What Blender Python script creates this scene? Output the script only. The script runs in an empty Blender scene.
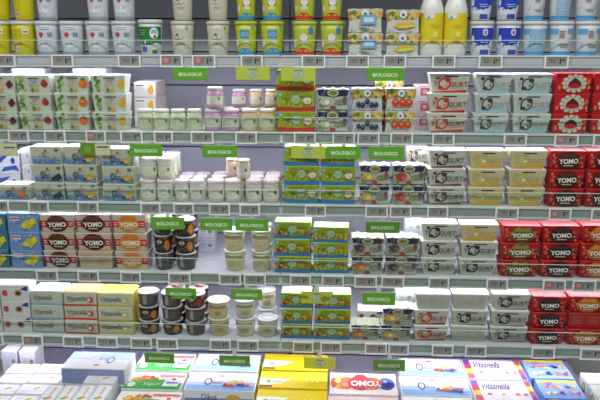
import bpy, bmesh, math, random
from mathutils import Vector, Matrix

random.seed(7)
scene = bpy.context.scene
COL = scene.collection

# ------------------------------------------------------------------ camera
F = 700.0                                   # focal length in pixels of a 600x400 frame
CAM = Vector((0.0, -2.6, 1.62))
PITCH, YAW = math.radians(13.25), math.radians(3.2)
FW = Vector((-math.sin(YAW) * math.cos(PITCH), math.cos(YAW) * math.cos(PITCH), -math.sin(PITCH)))
RT = Vector((math.cos(YAW), math.sin(YAW), 0))
UP = RT.cross(FW)
cam_d = bpy.data.cameras.new('camera')
cam_d.sensor_width = 36.0
cam_d.lens = F / 600.0 * 36.0
cam_d.clip_start = 0.05
cam = bpy.data.objects.new('camera', cam_d)
COL.objects.link(cam)
cam.matrix_world = Matrix((RT, UP, -FW)).transposed().to_4x4()
cam.location = CAM
scene.camera = cam

# ------------------------------------------------------------------ light
world = bpy.data.worlds.new('store_ambient')
scene.world = world
world.use_nodes = True
wb = world.node_tree.nodes['Background']
wb.inputs[0].default_value = (0.86, 0.92, 1.0, 1)
wb.inputs[1].default_value = 0.15


def area(name, loc, target, sx, sy, power, color):
    l = bpy.data.lights.new(name, 'AREA')
    l.shape = 'RECTANGLE'
    l.size, l.size_y = sx, sy
    l.energy = power
    l.color = color
    o = bpy.data.objects.new(name, l)
    COL.objects.link(o)
    o.location = loc
    o.rotation_euler = (Vector(target) - Vector(loc)).to_track_quat('-Z', 'Y').to_euler()
    return o


area('aisle_ceiling_light', (-0.2, -1.5, 3.1), (-0.2, -0.6, 0.0), 4.5, 0.35, 56, (0.96, 1.0, 0.95))
LED_STRENGTH = 21.0
LED_COLOR = (0.88, 0.86, 1.0)

scene.view_settings.view_transform = 'Standard'
scene.view_settings.look = 'None'
scene.view_settings.gamma = 1.0
scene.view_settings.use_curve_mapping = False
scene.view_settings.exposure = 0.28


# ------------------------------------------------------------------ helpers
def lin(c):
    return tuple(((v / 255) / 12.92 if v / 255 <= 0.04045 else ((v / 255 + 0.055) / 1.055) ** 2.4) for v in c)


MATS = {}


def mat(c, rough=0.45, var=0.06, metal=0.0, coat=0.0, name='card'):
    key = (tuple(c), rough, var, metal, coat)
    if key in MATS:
        return MATS[key]
    m = bpy.data.materials.new(name)
    m.use_nodes = True
    nt = m.node_tree
    b = nt.nodes['Principled BSDF']
    r, g, bl = lin(c)
    noise = nt.nodes.new('ShaderNodeTexNoise')
    noise.inputs['Scale'].default_value = 35
    noise.inputs['Detail'].default_value = 3
    tc = nt.nodes.new('ShaderNodeTexCoord')
    nt.links.new(tc.outputs['Object'], noise.inputs['Vector'])
    mix = nt.nodes.new('ShaderNodeMix')
    mix.data_type = 'RGBA'
    mix.inputs[6].default_value = (r * (1 - var), g * (1 - var), bl * (1 - var), 1)
    mix.inputs[7].default_value = (min(1, r * (1 + var)), min(1, g * (1 + var)), min(1, bl * (1 + var)), 1)
    nt.links.new(noise.outputs[0], mix.inputs[0])
    nt.links.new(mix.outputs[2], b.inputs['Base Color'])
    b.inputs['Roughness'].default_value = rough
    b.inputs['Metallic'].default_value = metal
    b.inputs['Coat Weight'].default_value = coat
    MATS[key] = m
    return m


def acrylic(name, tint=(0.95, 1.0, 0.97), gloss=0.07):
    m = bpy.data.materials.new(name)
    m.use_nodes = True
    nt = m.node_tree
    nt.nodes.clear()
    out = nt.nodes.new('ShaderNodeOutputMaterial')
    tr = nt.nodes.new('ShaderNodeBsdfTransparent')
    tr.inputs[0].default_value = (*tint, 1)
    gl = nt.nodes.new('ShaderNodeBsdfGlossy')
    gl.inputs['Roughness'].default_value = 0.12
    df = nt.nodes.new('ShaderNodeBsdfDiffuse')
    df.inputs[0].default_value = (0.8, 0.86, 0.82, 1)
    m1 = nt.nodes.new('ShaderNodeMixShader')
    m1.inputs[0].default_value = gloss
    m2 = nt.nodes.new('ShaderNodeMixShader')
    m2.inputs[0].default_value = gloss
    nt.links.new(tr.outputs[0], m1.inputs[1])
    nt.links.new(gl.outputs[0], m1.inputs[2])
    nt.links.new(m1.outputs[0], m2.inputs[1])
    nt.links.new(df.outputs[0], m2.inputs[2])
    nt.links.new(m2.outputs[0], out.inputs[0])
    return m


def emit(name, col, s):
    m = bpy.data.materials.new(name)
    m.use_nodes = True
    nt = m.node_tree
    nt.nodes.clear()
    out = nt.nodes.new('ShaderNodeOutputMaterial')
    e = nt.nodes.new('ShaderNodeEmission')
    e.inputs[0].default_value = (*col, 1)
    e.inputs[1].default_value = s
    nt.links.new(e.outputs[0], out.inputs[0])
    return m


def at(px, py, Y):
    """world X, Z of the frame point px, py on the vertical plane at depth Y"""
    d = FW * F + RT * (px - 300) + UP * (200 - py)
    p = CAM + d * ((Y - CAM.y) / d.y)
    return p.x, p.z


def on_z(px, py, Z):
    d = FW * F + RT * (px - 300) + UP * (200 - py)
    p = CAM + d * ((Z - CAM.z) / d.z)
    return p.x, p.y


def link(name, mesh, parent=None, loc=(0, 0, 0)):
    o = bpy.data.objects.new(name, mesh)
    COL.objects.link(o)
    o.parent = parent
    o.location = loc
    if mesh is not None and mesh.get('many'):
        o['kind'] = 'stuff'          # small flat print of several marks
    return o


def empty(name, loc, rz=0.0):
    o = bpy.data.objects.new(name, None)
    COL.objects.link(o)
    o.empty_display_size = 0.03
    o.location = loc
    o.rotation_euler = (0, 0, rz)
    return o


def mesh_py(name, verts, faces, mats, idx=None, smooth=False):
    me = bpy.data.meshes.new(name)
    me.from_pydata(verts, [], faces)
    for m in mats:
        me.materials.append(m)
    if idx:
        me.polygons.foreach_set('material_index', idx)
    if smooth:
        me.polygons.foreach_set('use_smooth', [True] * len(me.polygons))
    me.update()
    return me


def bm_mesh(name, bm, mats):
    me = bpy.data.meshes.new(name)
    bm.to_mesh(me)
    bm.free()
    for m in mats:
        me.materials.append(m)
    return me


def box_bm(bm, x0, x1, y0, y1, z0, z1):
    v = [bm.verts.new(p) for p in ((x0, y0, z0), (x1, y0, z0), (x1, y1, z0), (x0, y1, z0),
                                   (x0, y0, z1), (x1, y0, z1), (x1, y1, z1), (x0, y1, z1))]
    for f in ((3, 2, 1, 0), (4, 5, 6, 7), (0, 1, 5, 4), (1, 2, 6, 5), (2, 3, 7, 6), (3, 0, 4, 7)):
        bm.faces.new([v[i] for i in f])


def box_mesh(name, x0, x1, y0, y1, z0, z1, m, bevel=0.0):
    bm = bmesh.new()
    box_bm(bm, x0, x1, y0, y1, z0, z1)
    if bevel:
        bmesh.ops.bevel(bm, geom=bm.edges[:], offset=bevel, segments=1, affect='EDGES')
    return bm_mesh(name, bm, [m])


def prism_mesh(name, outline, d, m, bevel=0.0012, back=1.0, lean=0.0):
    """outline in x,z (counter-clockwise seen from the front), front at y=-d/2, back face scaled in x by back"""
    n = len(outline)
    hh = max(z for x, z in outline)
    vs = [(x, -d / 2 + lean * (1 - z / hh), z) for x, z in outline] + [(x * back, d / 2 - lean * (1 - z / hh), z) for x, z in outline]
    fs = [list(range(n)), list(range(2 * n - 1, n - 1, -1))]
    for i in range(n):
        j = (i + 1) % n
        fs.append([i, i + n, j + n, j])
    bm = bmesh.new()
    bv = [bm.verts.new(p) for p in vs]
    for f in fs:
        bm.faces.new([bv[i] for i in f])
    bmesh.ops.recalc_face_normals(bm, faces=bm.faces[:])
    if bevel:
        bmesh.ops.bevel(bm, geom=bm.edges[:], offset=bevel, segments=1, affect='EDGES', clamp_overlap=True)
    return bm_mesh(name, bm, [m])


def lathe_mesh(name, prof, m, n=28):
    vs, fs = [], []
    for r, z in prof:
        for k in range(n):
            a = 2 * math.pi * k / n
            vs.append((r * math.cos(a), r * math.sin(a), z))
    for i in range(len(prof) - 1):
        for k in range(n):
            q = (k + 1) % n
            fs.append((i * n + k, i * n + q, (i + 1) * n + q, (i + 1) * n + k))
    fs.append(tuple(range(n - 1, -1, -1)))
    fs.append(tuple((len(prof) - 1) * n + k for k in range(n)))
    return mesh_py(name, vs, fs, [m], smooth=False)


def smooth_sides(me):
    for p in me.polygons:
        p.use_smooth = len(p.vertices) == 4
    return me


FONTS = {}


def text_geo(s, bold=0.0):
    key = (s, bold)
    if key in FONTS:
        return FONTS[key]
    cu = bpy.data.curves.new('lettering', 'FONT')
    cu.body = s
    cu.resolution_u = 2
    cu.offset = bold
    o = bpy.data.objects.new('lettering', cu)
    COL.objects.link(o)
    dg = bpy.context.evaluated_depsgraph_get()
    dg.update()
    me = o.evaluated_get(dg).to_mesh()
    vs = [(v.co.x, v.co.y) for v in me.vertices]
    fs = [tuple(p.vertices) for p in me.polygons]
    o.evaluated_get(dg).to_mesh_clear()
    bpy.data.objects.remove(o)
    bpy.data.curves.remove(cu)
    x0, x1 = min(v[0] for v in vs), max(v[0] for v in vs)
    y0, y1 = min(v[1] for v in vs), max(v[1] for v in vs)
    vs = [((x - x0) / (x1 - x0) - 0.5, (y - y0) / (y1 - y0) - 0.5) for x, y in vs]
    FONTS[key] = (vs, fs)
    return FONTS[key]


class Art:
    """flat print laid onto a pack: shapes given in metres on the face, mapped to the surface"""

    def __init__(self, mapping):
        self.map = mapping
        self.k = 0
        self.parts = {}
        self.cnt = {}
        self.name = 'front_print'

    def part(self, name):
        self.name = name
        return self

    def add(self, pts, faces, c, rough=0.4):
        self.k += 1
        self.cnt[self.name] = self.cnt.get(self.name, 0) + (2 if self.name == 'lettering' else 1)
        P = self.parts.setdefault(self.name, ([], [], [], []))
        vs, fs, ms, ix = P
        m = mat(c, 0.62, 0.03)
        if m not in ms:
            ms.append(m)
        mi = ms.index(m)
        b = len(vs)
        vs += [tuple(self.map(u, v, 0.0004 + 0.00016 * self.k)) for u, v in pts]
        fs += [tuple(b + i for i in f) for f in faces]
        ix += [mi] * len(faces)

    def rect(self, u0, v0, u1, v1, c, n=1):
        pts, fs = [], []
        for i in range(n + 1):
            u = u0 + (u1 - u0) * i / n
            pts += [(u, v0), (u, v1)]
        for i in range(n):
            fs.append((2 * i, 2 * i + 2, 2 * i + 3, 2 * i + 1))
        self.add(pts, fs, c)

    def ell(self, cu, cv, ru, rv, c, rot=0.0, n=12):
        ca, sa = math.cos(rot), math.sin(rot)
        pts = []
        for k in range(n):
            a = 2 * math.pi * k / n
            x, y = ru * math.cos(a), rv * math.sin(a)
            pts.append((cu + x * ca - y * sa, cv + x * sa + y * ca))
        self.add(pts + [(cu, cv)], [(k, (k + 1) % n, n) for k in range(n)], c)

    def ring(self, cu, cv, ru, rv, t, c, n=14, a0=0.0, a1=6.2832):
        pts = []
        for k in range(n + 1):
            a = a0 + (a1 - a0) * k / n
            pts += [(cu + ru * math.cos(a), cv + rv * math.sin(a)),
                    (cu + (ru - t) * math.cos(a), cv + (rv - t) * math.sin(a))]
        self.add(pts, [(2 * k, 2 * k + 2, 2 * k + 3, 2 * k + 1) for k in range(n)], c)

    def poly(self, pts, c):
        cu = sum(p[0] for p in pts) / len(pts)
        cv = sum(p[1] for p in pts) / len(pts)
        n = len(pts)
        self.add(list(pts) + [(cu, cv)], [(k, (k + 1) % n, n) for k in range(n)], c)

    def star(self, cu, cv, r, c, n=8, inner=0.45):
        pts = []
        for k in range(2 * n):
            q = r if k % 2 == 0 else r * inner
            a = math.pi * k / n
            pts.append((cu + q * math.cos(a), cv + q * math.sin(a)))
        self.poly(pts, c)

    def text(self, s, cu, cv, w, h, c, rot=0.0, bold=0.0, shear=0.0):
        keep = self.name
        self.name = 'lettering'
        vs, fs = text_geo(s, bold)
        ca, sa = math.cos(rot), math.sin(rot)
        pts = []
        for x, y in vs:
            x, y = x * w + y * h * shear, y * h
            pts.append((cu + x * ca - y * sa, cv + x * sa + y * ca))
        self.add(pts, fs, c)
        self.name = keep

    def lines(self, cu, cv, w, n, gap, c, t=0.0016):
        for i in range(n):
            ww = w * (1 - 0.18 * ((i * 7) % 3))
            self.rect(cu - ww / 2, cv - i * gap - t / 2, cu + ww / 2, cv - i * gap + t / 2, c, 2)

    def meshes(self):
        out = []
        for nm, v in self.parts.items():
            me = mesh_py(nm, *v)
            me['many'] = self.cnt[nm] > 1
            out.append((nm, me))
        return out


LEAN = [0.0]


def front_map(d, h):
    ln = LEAN[0]
    return lambda u, v, e: (u, -d / 2 - e + ln * (1 - v / h), v)


def top_map(h):
    return lambda u, v, e: (u, v, h + e)


def side_map(w, s):
    return lambda u, v, e: (s * (w / 2 + e), -s * u if s > 0 else u, v)


def cone_map(rfun):
    def f(u, v, e):
        r = rfun(v)
        a = u / max(r, 0.001)
        return ((r + e) * math.sin(a), -(r + e) * math.cos(a), v)
    return f


# palette
WHITE = (232, 234, 232)
PAPER = (222, 224, 214)
CREAM = (214, 210, 186)
NAVY = (34, 38, 78)
RED = (190, 26, 28)
LIME = (176, 190, 40)
SKY = (64, 150, 214)
DARK = (46, 44, 46)
GREY = (128, 132, 138)
GREEN = (70, 140, 40)

# ------------------------------------------------------------------ pack builders: return [(part name, mesh)]


def berry(a, u, v, r, c, leaf=True):
    a.ell(u, v, r, r * 0.95, c)
    a.ell(u - r * 0.3, v + r * 0.25, r * 0.3, r * 0.25, tuple(min(255, x + 45) for x in c))
    if leaf:
        a.poly([(u - r * 0.6, v + r), (u, v + r * 0.7), (u + r * 0.6, v + r), (u, v + r * 1.35)], (70, 120, 40))


def busy(a, w, h, cols, n, v0, v1, u0=-.42, u1=.42, s=1.0):
    """fine printed picture detail"""
    rr = random.Random(n * 31 + len(cols))
    for k in range(n):
        a.ell(w * rr.uniform(u0, u1), h * rr.uniform(v0, v1), w * rr.uniform(.02, .05) * s, h * rr.uniform(.03, .08) * s, rr.choice(cols), rr.uniform(0, 3), 6)


def carton(w, h, d, body, top=None, flare=0.0, side=None):
    """printed cardboard sleeve; flare = how much narrower the foot is than the top"""
    b = flare * w / 2
    out = [(-w / 2 + b, 0), (w / 2 - b, 0), (w / 2, h), (-w / 2, h)]
    LEAN[0] = min(.013, .002 + flare * .08)
    ps = [('carton', prism_mesh('carton', out, d, mat(body, 0.5, 0.05), .002, 1.0, LEAN[0]))]
    if top:
        a = Art(top_map(h)).part('top_panel')
        a.rect(-w / 2 + 0.002, -d / 2 + 0.002, w / 2 - 0.002, d / 2 - 0.002, top)
        ps += a.meshes()
    return ps


def fruit_carton(kind):
    fc = {'berry': (96, 24, 40), 'strawberry': (178, 36, 30), 'orange': (222, 110, 26), 'pear': (222, 176, 40)}[kind]

    def f(w, h, d):
        ps = carton(w, h, d, (194, 202, 186), WHITE, 0.10)
        a = Art(front_map(d, h))
        a.part('leaf_print')
        for i in range(9):
            u = -w * 0.42 + w * 0.16 * random.random()
            v = h * (0.16 + 0.78 * i / 9)
            a.ell(u, v, w * 0.055, h * 0.10, random.choice([(96, 150, 50), (130, 172, 70), (74, 128, 44), (150, 186, 96)]),
                  random.random() * 3, 7)
        a.part('fruit_picture')
        if kind == 'berry':
            for q in ((0.30, .5), (.36, .62), (.40, .48), (.33, .38)):
                berry(a, q[0] * w, q[1] * h, h * 0.11, fc, False)
        elif kind == 'pear':
            a.ell(w * .36, h * .48, h * .2, h * .21, fc)
            a.ell(w * .39, h * .68, h * .12, h * .14, fc)
        else:
            berry(a, w * 0.34, h * 0.53, h * (0.25 if kind == 'orange' else .2), fc)
        busy(a, w, h, [(180, 186, 170), (206, 200, 176), (170, 180, 150), (210, 190, 170)], 10, .1, .7, -.2, .3)
        a.part('flavour_dots')
        a.ell(-w * 0.02, h * 0.18, h * 0.11, h * 0.11, (96, 140, 50))
        a.ell(w * 0.11, h * 0.18, h * 0.11, h * 0.11, (226, 160, 60))
        a.lines(w * .05, h * .5, w * .32, 1, h * .12, (216, 150, 120), 0.0022)
        a.lines(w * .05, h * .66, w * .2, 1, h * .12, (150, 150, 140), 0.0015)
        a.part('title_bar')
        a.rect(-w * .12, h * .8, w * .2, h * .86, DARK)
        return ps + a.meshes()
    return f


def yog_carton(letter, fruit, band, body=(190, 194, 176), blank=False, bandh=0.09):
    def f(w, h, d):
        ps = carton(w, h, d, body, WHITE, 0.18)
        a = Art(front_map(d, h))
        if blank:
            a.part('small_print')
            for c0 in (-.28, .0, .27):
                a.lines(w * c0, h * .78, w * .2, 6, h * .1, (176, 178, 166), 0.0014)
            return ps + a.meshes()
        if band:
            a.part('colour_band')
            a.poly([(-w * .4, 0.003), (w * .4, 0.003), (w * .41, h * bandh * 2), (-w * .4, h * bandh)], band)
        a.part('title_bar')
        a.rect(-w * .14, h * .83, w * .2, h * .89, DARK)
        a.part('fruit_picture')
        a.ring(-w * .13, h * .48, w * .155, h * .32, w * .04, fruit, 14)
        a.ell(-w * .05, h * .68, w * .07, h * .12, fruit)
        a.ell(-w * .22, h * .28, w * .07, h * .09, fruit)
        a.ell(-w * .30, h * .76, w * .05, h * .08, fruit)
        a.ell(-w * .08, h * .42, w * .04, h * .08, tuple(min(255, x + 70) for x in fruit))
        a.text('Y', -w * .34, h * .48, w * .11, h * .3, letter, 0, .015)
        a.text('GURT', w * .22, h * .46, w * .43, h * .26, letter, 0, .015)
        a.part('small_print')
        a.lines(w * .2, h * .26, w * .3, 1, h * .1, letter, 0.0014)
        return ps + a.meshes()
    return f


def yomo_carton(body, med, med2, blank=False, side_red=False):
    def f(w, h, d):
        ps = carton(w, h, d, body, None, 0.09)
        a = Art(front_map(d, h))
        if blank:
            a.part('small_print')
            for c0 in (-.25, .2):
                a.lines(w * c0, h * .75, w * .34, 5, h * .11, (196, 140, 120), 0.0016)
            return ps + a.meshes()
        if side_red:
            a.part('red_ribbon')
            a.poly([(-w * .48, h * .3), (w * .48, h * .3), (w * .48, h * .68), (-w * .48, h * .68)], (200, 30, 30))
            a.lines(-w * .39, h * .55, w * .1, 2, h * .12, WHITE, .003)
            a.lines(w * .4, h * .55, w * .1, 2, h * .12, WHITE, .003)
        else:
            a.part('swirl_print')
            a.ell(-w * .38, h * .4, w * .05, h * .16, (226, 80, 66), .4)
            a.ell(w * .37, h * .35, w * .06, h * .12, (228, 96, 74), -.5)
            a.ell(w * .41, h * .66, w * .04, h * .10, (214, 60, 50), .3)
            a.ell(-w * .42, h * .78, w * .03, h * .06, (238, 150, 130))
            a.ell(-w * .36, h * .68, w * .035, h * .08, (120, 12, 14), .5)
            a.ell(w * .36, h * .14, w * .05, h * .06, (120, 12, 14), .3)
            a.rect(-w * .44, h * .03, w * .44, h * .09, (136, 12, 14))
            busy(a, w, h, [(150, 12, 14), (214, 60, 46), (120, 10, 12), (226, 110, 84)], 12, .12, .88, -.43, -.28)
            busy(a, w, h, [(150, 12, 14), (214, 60, 46), (120, 10, 12), (226, 110, 84)], 12, .12, .88, .28, .43)
        a.part('medallion')
        a.ell(0, h * .5, w * .32, h * .47, med, 0, 16)
        for k in range(9):
            t = -.5 + k * .5
            a.ell(w * .27 * math.cos(t), h * .5 + h * .36 * math.sin(t), w * (.055 + .02 * (k % 2)), h * .13, med2 if k % 2 else med, t, 8)
        for q in (-.16, -.06, .05, .15):
            a.ell(w * q, h * .78, w * .06, h * .13, med2, q * 3, 8)
        a.ell(0, h * .45, w * .27, h * .24, med, 0, 14)
        a.text('YOMO', 0, h * .46, w * .54, h * .28, (244, 240, 230), 0.04, 0.035)
        a.part('subtitle')
        a.rect(-w * .14, h * .2, w * .14, h * .25, (220, 200, 180))
        return ps + a.meshes()
    return f


def creamy_carton(fruit, letter=NAVY, blank=False, dark=False):
    def f(w, h, d):
        ps = carton(w, h, d, (188, 194, 168), WHITE, 0.07)
        a = Art(front_map(d, h))
        a.part('blue_foot')
        a.poly([(-w * .45, h * .02), (w * .45, h * .02), (w * .46, h * .3), (-w * .46, h * .3)], (86, 132, 180))
        a.poly([(-w * .46, h * .3), (w * .46, h * .3), (w * .47, h * .46), (-w * .47, h * .46)], (150, 176, 186))
        busy(a, w, h, [(150, 160, 140), (120, 150, 176), (170, 176, 150), (110, 136, 160)], 14, .06, .6)
        a.part('crest')
        a.ell(0, h * .8, w * .035, h * .07, (170, 60, 50))
        a.rect(w * .30, h * .78, w * .42, h * .9, (70, 110, 60))
        a.rect(-w * .12, h * .68, w * .12, h * .71, (190, 120, 110))
        if blank:
            a.text('Oikos', 0, h * .5, w * .2, h * .2, (120, 120, 100))
            return ps + a.meshes()
        a.text('O', -w * .17, h * .44, w * .13, h * .4, letter, 0, .02)
        a.text('ikos', -w * .01, h * .42, w * .16, h * .28, letter)
        a.part('fruit_picture')
        if fruit == 'orange':
            berry(a, w * .25, h * .42, h * .28, (220, 120, 40), False)
        elif fruit == 'blackberry':
            for q in ((.16, .22), (.24, .32), (.3, .2), (.38, .3), (.35, .42)):
                berry(a, w * q[0], h * q[1], h * .11, (52, 44, 60), False)
        else:
            a.ell(w * .3, h * .36, w * .12, h * .15, (214, 160, 36))
            a.ell(w * .24, h * .26, w * .1, h * .09, (228, 186, 70))
            a.ell(w * .12, h * .24, w * .07, h * .06, (90, 80, 60))
        return ps + a.meshes()
    return f


def lime_carton(band, pics):
    def f(w, h, d):
        ps = carton(w, h, d, (152, 170, 34), (218, 232, 176), 0.03)
        a = Art(front_map(d, h))
        a.part('colour_band')
        a.poly([(-w * .475, h * .02), (w * .475, h * .02), (w * .48, h * .25), (0, h * .19), (-w * .48, h * .25)], band)
        for s in (-1, 1):
            b = Art(side_map(w, s)).part('side_band')
            b.rect(-d * .49, h * .02, d * .49, h * .2, band)
            ps += b.meshes()
        a.part('corner_flash')
        a.poly([(-w * .49, h * .6), (-w * .34, h * .97), (-w * .49, h * .97)], (90, 170, 196))
        a.part('fruit_picture')
        if pics == 'bowl':
            a.ell(w * .3, h * .5, w * .13, h * .24, (150, 110, 50))
            a.ell(w * .3, h * .54, w * .11, h * .18, (226, 216, 196))
            a.ell(-w * .1, h * .5, w * .2, h * .2, (146, 164, 30))
        elif pics == 'banana':
            for s in (-1, 1):
                for q, c in ((.46, (214, 170, 30)), (.38, (120, 140, 30)), (.34, (226, 190, 60)), (.26, (196, 150, 30))):
                    a0, a1 = (-.5, 1.1) if s > 0 else (math.pi - 1.1, math.pi + .5)
                    a.ring(0, h * .42, w * q, h * q * 1.15, h * .085, c, 8, a0, a1)
        else:
            for u, v, c in ((-.36, .36, (150, 40, 30)), (-.3, .52, (84, 122, 30)), (-.22, .36, (206, 120, 40)), (.4, .4, (190, 90, 30)),
                            (.32, .38, (90, 130, 40)), (.25, .46, (206, 160, 50)), (-.14, .33, (90, 140, 40)), (.15, .34, (120, 150, 40))):
                a.ell(w * u, h * v, w * .065, h * .16, c)
        a.part('shade_print')
        busy(a, w, h, [(120, 146, 24), (186, 190, 60), (100, 130, 30), (206, 196, 80), (140, 150, 40)], 18, .3, .9)
        a.ell(-w * .2, h * .75, w * .16, h * .13, (130, 152, 24))
        a.ell(w * .25, h * .82, w * .14, h * .1, (130, 152, 24))
        a.part('logo')
        a.ell(0, h * .6, w * .12, h * .24, (120, 176, 190))
        a.ell(0, h * .6, w * .10, h * .19, (190, 206, 120))
        for q in (-.05, 0, .05):
            a.ring(w * q, h * .6, w * .022, h * .13, w * .008, (50, 110, 180), 8)
        return ps + a.meshes()
    return f


def snella_carton(band, star, top):
    def f(w, h, d):
        ps = carton(w, h, d, (192, 196, 172), top, 0.0)
        a = Art(front_map(d, h))
        a.part('colour_band')
        a.rect(-w * .485, h * .02, w * .485, h * .13, band)
        for s in (-1, 1):
            b = Art(side_map(w, s)).part('side_panel')
            b.rect(-d * .48, h * .03, d * .48, h * .97, top)
            ps += b.meshes()
        if star:
            a.part('sun_print')
            a.star(w * .3, h * .45, h * .34, star)
            a.ell(w * .27, h * .45, h * .1, h * .1, PAPER)
        a.text('Vitasnella', -w * .12, h * .56, w * .6, h * .36, NAVY, 0, 0.0, 0.2)
        a.part('small_print')
        a.lines(-w * .3, h * .3, w * .2, 1, .1, star or band, .002)
        return ps + a.meshes()
    return f


def scallop_pack(top_c, low_c, fruit, logo, kind='navy'):
    """twin cup in a shaped sleeve: wide arched shoulders, pinched waist"""
    def f(w, h, d):
        n = 18
        out = [(-w * .47, 0), (w * .47, 0), (w * .455, h * .3), (w * .45, h * .55), (w * .5, h * .94)]
        for k in range(n + 1):
            t = 1 - 2 * k / n
            out.append((w * .46 * t, h * (1.0 - 0.07 * abs(math.sin(t * math.pi * 1.5)) * (1 if kind == 'navy' else .4))))
        out += [(-w * .5, h * .94), (-w * .45, h * .55), (-w * .455, h * .3)]
        LEAN[0] = .008
        ps = [('sleeve', prism_mesh('sleeve', out, d, mat(low_c, 0.4, 0.05), 0.0, 1.0, LEAN[0]))]
        a = Art(front_map(d, h))
        if kind == 'navy':
            a.part('shoulder_band')
            a.poly([(-w * .445, h * .66), (-w * .2, h * .62), (w * .2, h * .62), (w * .445, h * .66), (w * .485, h * .92),
                    (-w * .485, h * .92)], top_c)
            a.part('leaf_print')
            busy(a, w, h, [(120, 140, 90), (150, 156, 120), (170, 120, 110), (96, 110, 76), (150, 150, 140)], 16, .1, .58)
            busy(a, w, h, [(30, 30, 60), (70, 70, 110), (120, 120, 140)], 8, .68, .88)
            a.part('logo')
            a.ell(0, h * .78, w * .18, h * .16, (180, 196, 150), 0, 14)
            a.ell(0, h * .78, w * .14, h * .1, (90, 130, 70), 0, 14)
            a.rect(-w * .1, h * .71, w * .1, h * .76, (190, 60, 50))
            a.part('fruit_picture')
            a.ell(-w * .24, h * .4, w * .16, h * .2, fruit)
            a.ell(-w * .17, h * .36, w * .08, h * .11, tuple(min(255, x + 40) for x in fruit))
            a.ell(0, h * .12, w * .1, h * .1, (180, 60, 46))
            a.rect(w * .15, h * .28, w * .32, h * .4, (110, 160, 80))
            a.rect(w * .12, h * .46, w * .3, h * .51, (150, 150, 150))
            a.ell(w * .37, h * .48, w * .07, h * .18, (126, 90, 84))
            a.rect(-w * .44, h * .0 + .001, w * .44, h * .05, (110, 116, 100))
            a.ell(-w * .4, h * .22, w * .05, h * .09, (120, 140, 90))
        else:
            a.part('shoulder_print')
            a.poly([(-w * .45, h * .55), (w * .45, h * .55), (w * .48, h * .93), (-w * .48, h * .93)], top_c)
            for u, v, c in ((-.4, .75, (120, 150, 50)), (-.3, .8, (90, 130, 50)), (.4, .76, (224, 150, 70)), (.3, .7, (226, 196, 90)),
                            (-.2, .68, (206, 170, 60)), (.22, .85, (216, 190, 150)), (-.42, .62, (196, 130, 50))):
                a.ell(w * u, h * v, w * .09, h * .1, c, u * 3)
            busy(a, w, h, [(110, 140, 50), (214, 160, 70), (196, 120, 50), (90, 120, 50), (220, 206, 150)], 14, .6, .88)
            busy(a, w, h, [(170, 172, 160), (184, 180, 170), (150, 156, 140), (196, 160, 120)], 12, .06, .5)
            a.part('logo')
            a.ell(0, h * .78, w * .11, h * .17, (226, 230, 236), 0, 14)
            a.ell(0, h * .76, w * .05, h * .07, logo)
            a.part('fruit_picture')
            if fruit == 'label':
                a.rect(-w * .1, h * .32, w * .3, h * .72, (120, 168, 216))
                a.rect(-w * .04, h * .42, w * .24, h * .62, (206, 222, 236))
                a.ell(0, h * .12, w * .12, h * .06, (90, 140, 130))
            elif fruit == 'blue':
                for u in (-.28, -.15, .0, .13, .27):
                    a.ell(w * u, h * (.3 + .1 * math.cos(u * 16)), w * .075, h * .13, (44, 46, 82))
                    a.ell(w * u - .002, h * (.34 + .1 * math.cos(u * 16)), w * .03, h * .04, (110, 116, 156))
            elif fruit == 'red':
                for u in (-.18, .05, .25):
                    a.ell(w * u, h * .36, w * .12, h * .18, (206, 60, 30))
                    a.ell(w * u, h * .4, w * .05, h * .06, (236, 150, 90))
            else:
                a.ell(w * .05, h * .34, w * .3, h * .1, (216, 190, 40), .12)
                a.ell(w * .1, h * .26, w * .26, h * .06, (232, 210, 90), .12)
        return ps + a.meshes()
    return f


def red_circle_pack(w, h, d):
    ps = carton(w, h, d, (188, 26, 24), None, 0.1)
    a = Art(front_map(d, h))
    a.part('lace_badge')
    for k in range(12):
        t = 2 * math.pi * k / 12
        a.ell(w * .02 + w * .29 * math.cos(t), h * .5 + h * .38 * math.sin(t), w * .07, h * .1, (214, 208, 188), 0, 8)
    a.ell(w * .02, h * .5, w * .29, h * .38, (206, 198, 178), 0, 16)
    a.part('lace_dots')
    for k in range(12):
        t = 2 * math.pi * (k + .5) / 12
        a.ell(w * .02 + w * .26 * math.cos(t), h * .5 + h * .35 * math.sin(t), w * .016, h * .03, (96, 60, 50), 0, 6)
    a.part('cake_picture')
    a.poly([(-w * .17, h * .35), (w * .22, h * .35), (w * .18, h * .56), (w * .02, h * .8), (-w * .13, h * .56)], (84, 26, 22))
    a.ell(w * .02, h * .38, w * .17, h * .11, (190, 24, 24))
    a.part('swirl_print')
    a.ell(-w * .4, h * .3, w * .04, h * .12, (232, 120, 90))
    a.ell(w * .4, h * .6, w * .05, h * .14, (228, 90, 60))
    a.ell(w * .42, h * .3, w * .03, h * .1, (240, 150, 110))
    return ps + a.meshes()


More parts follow.
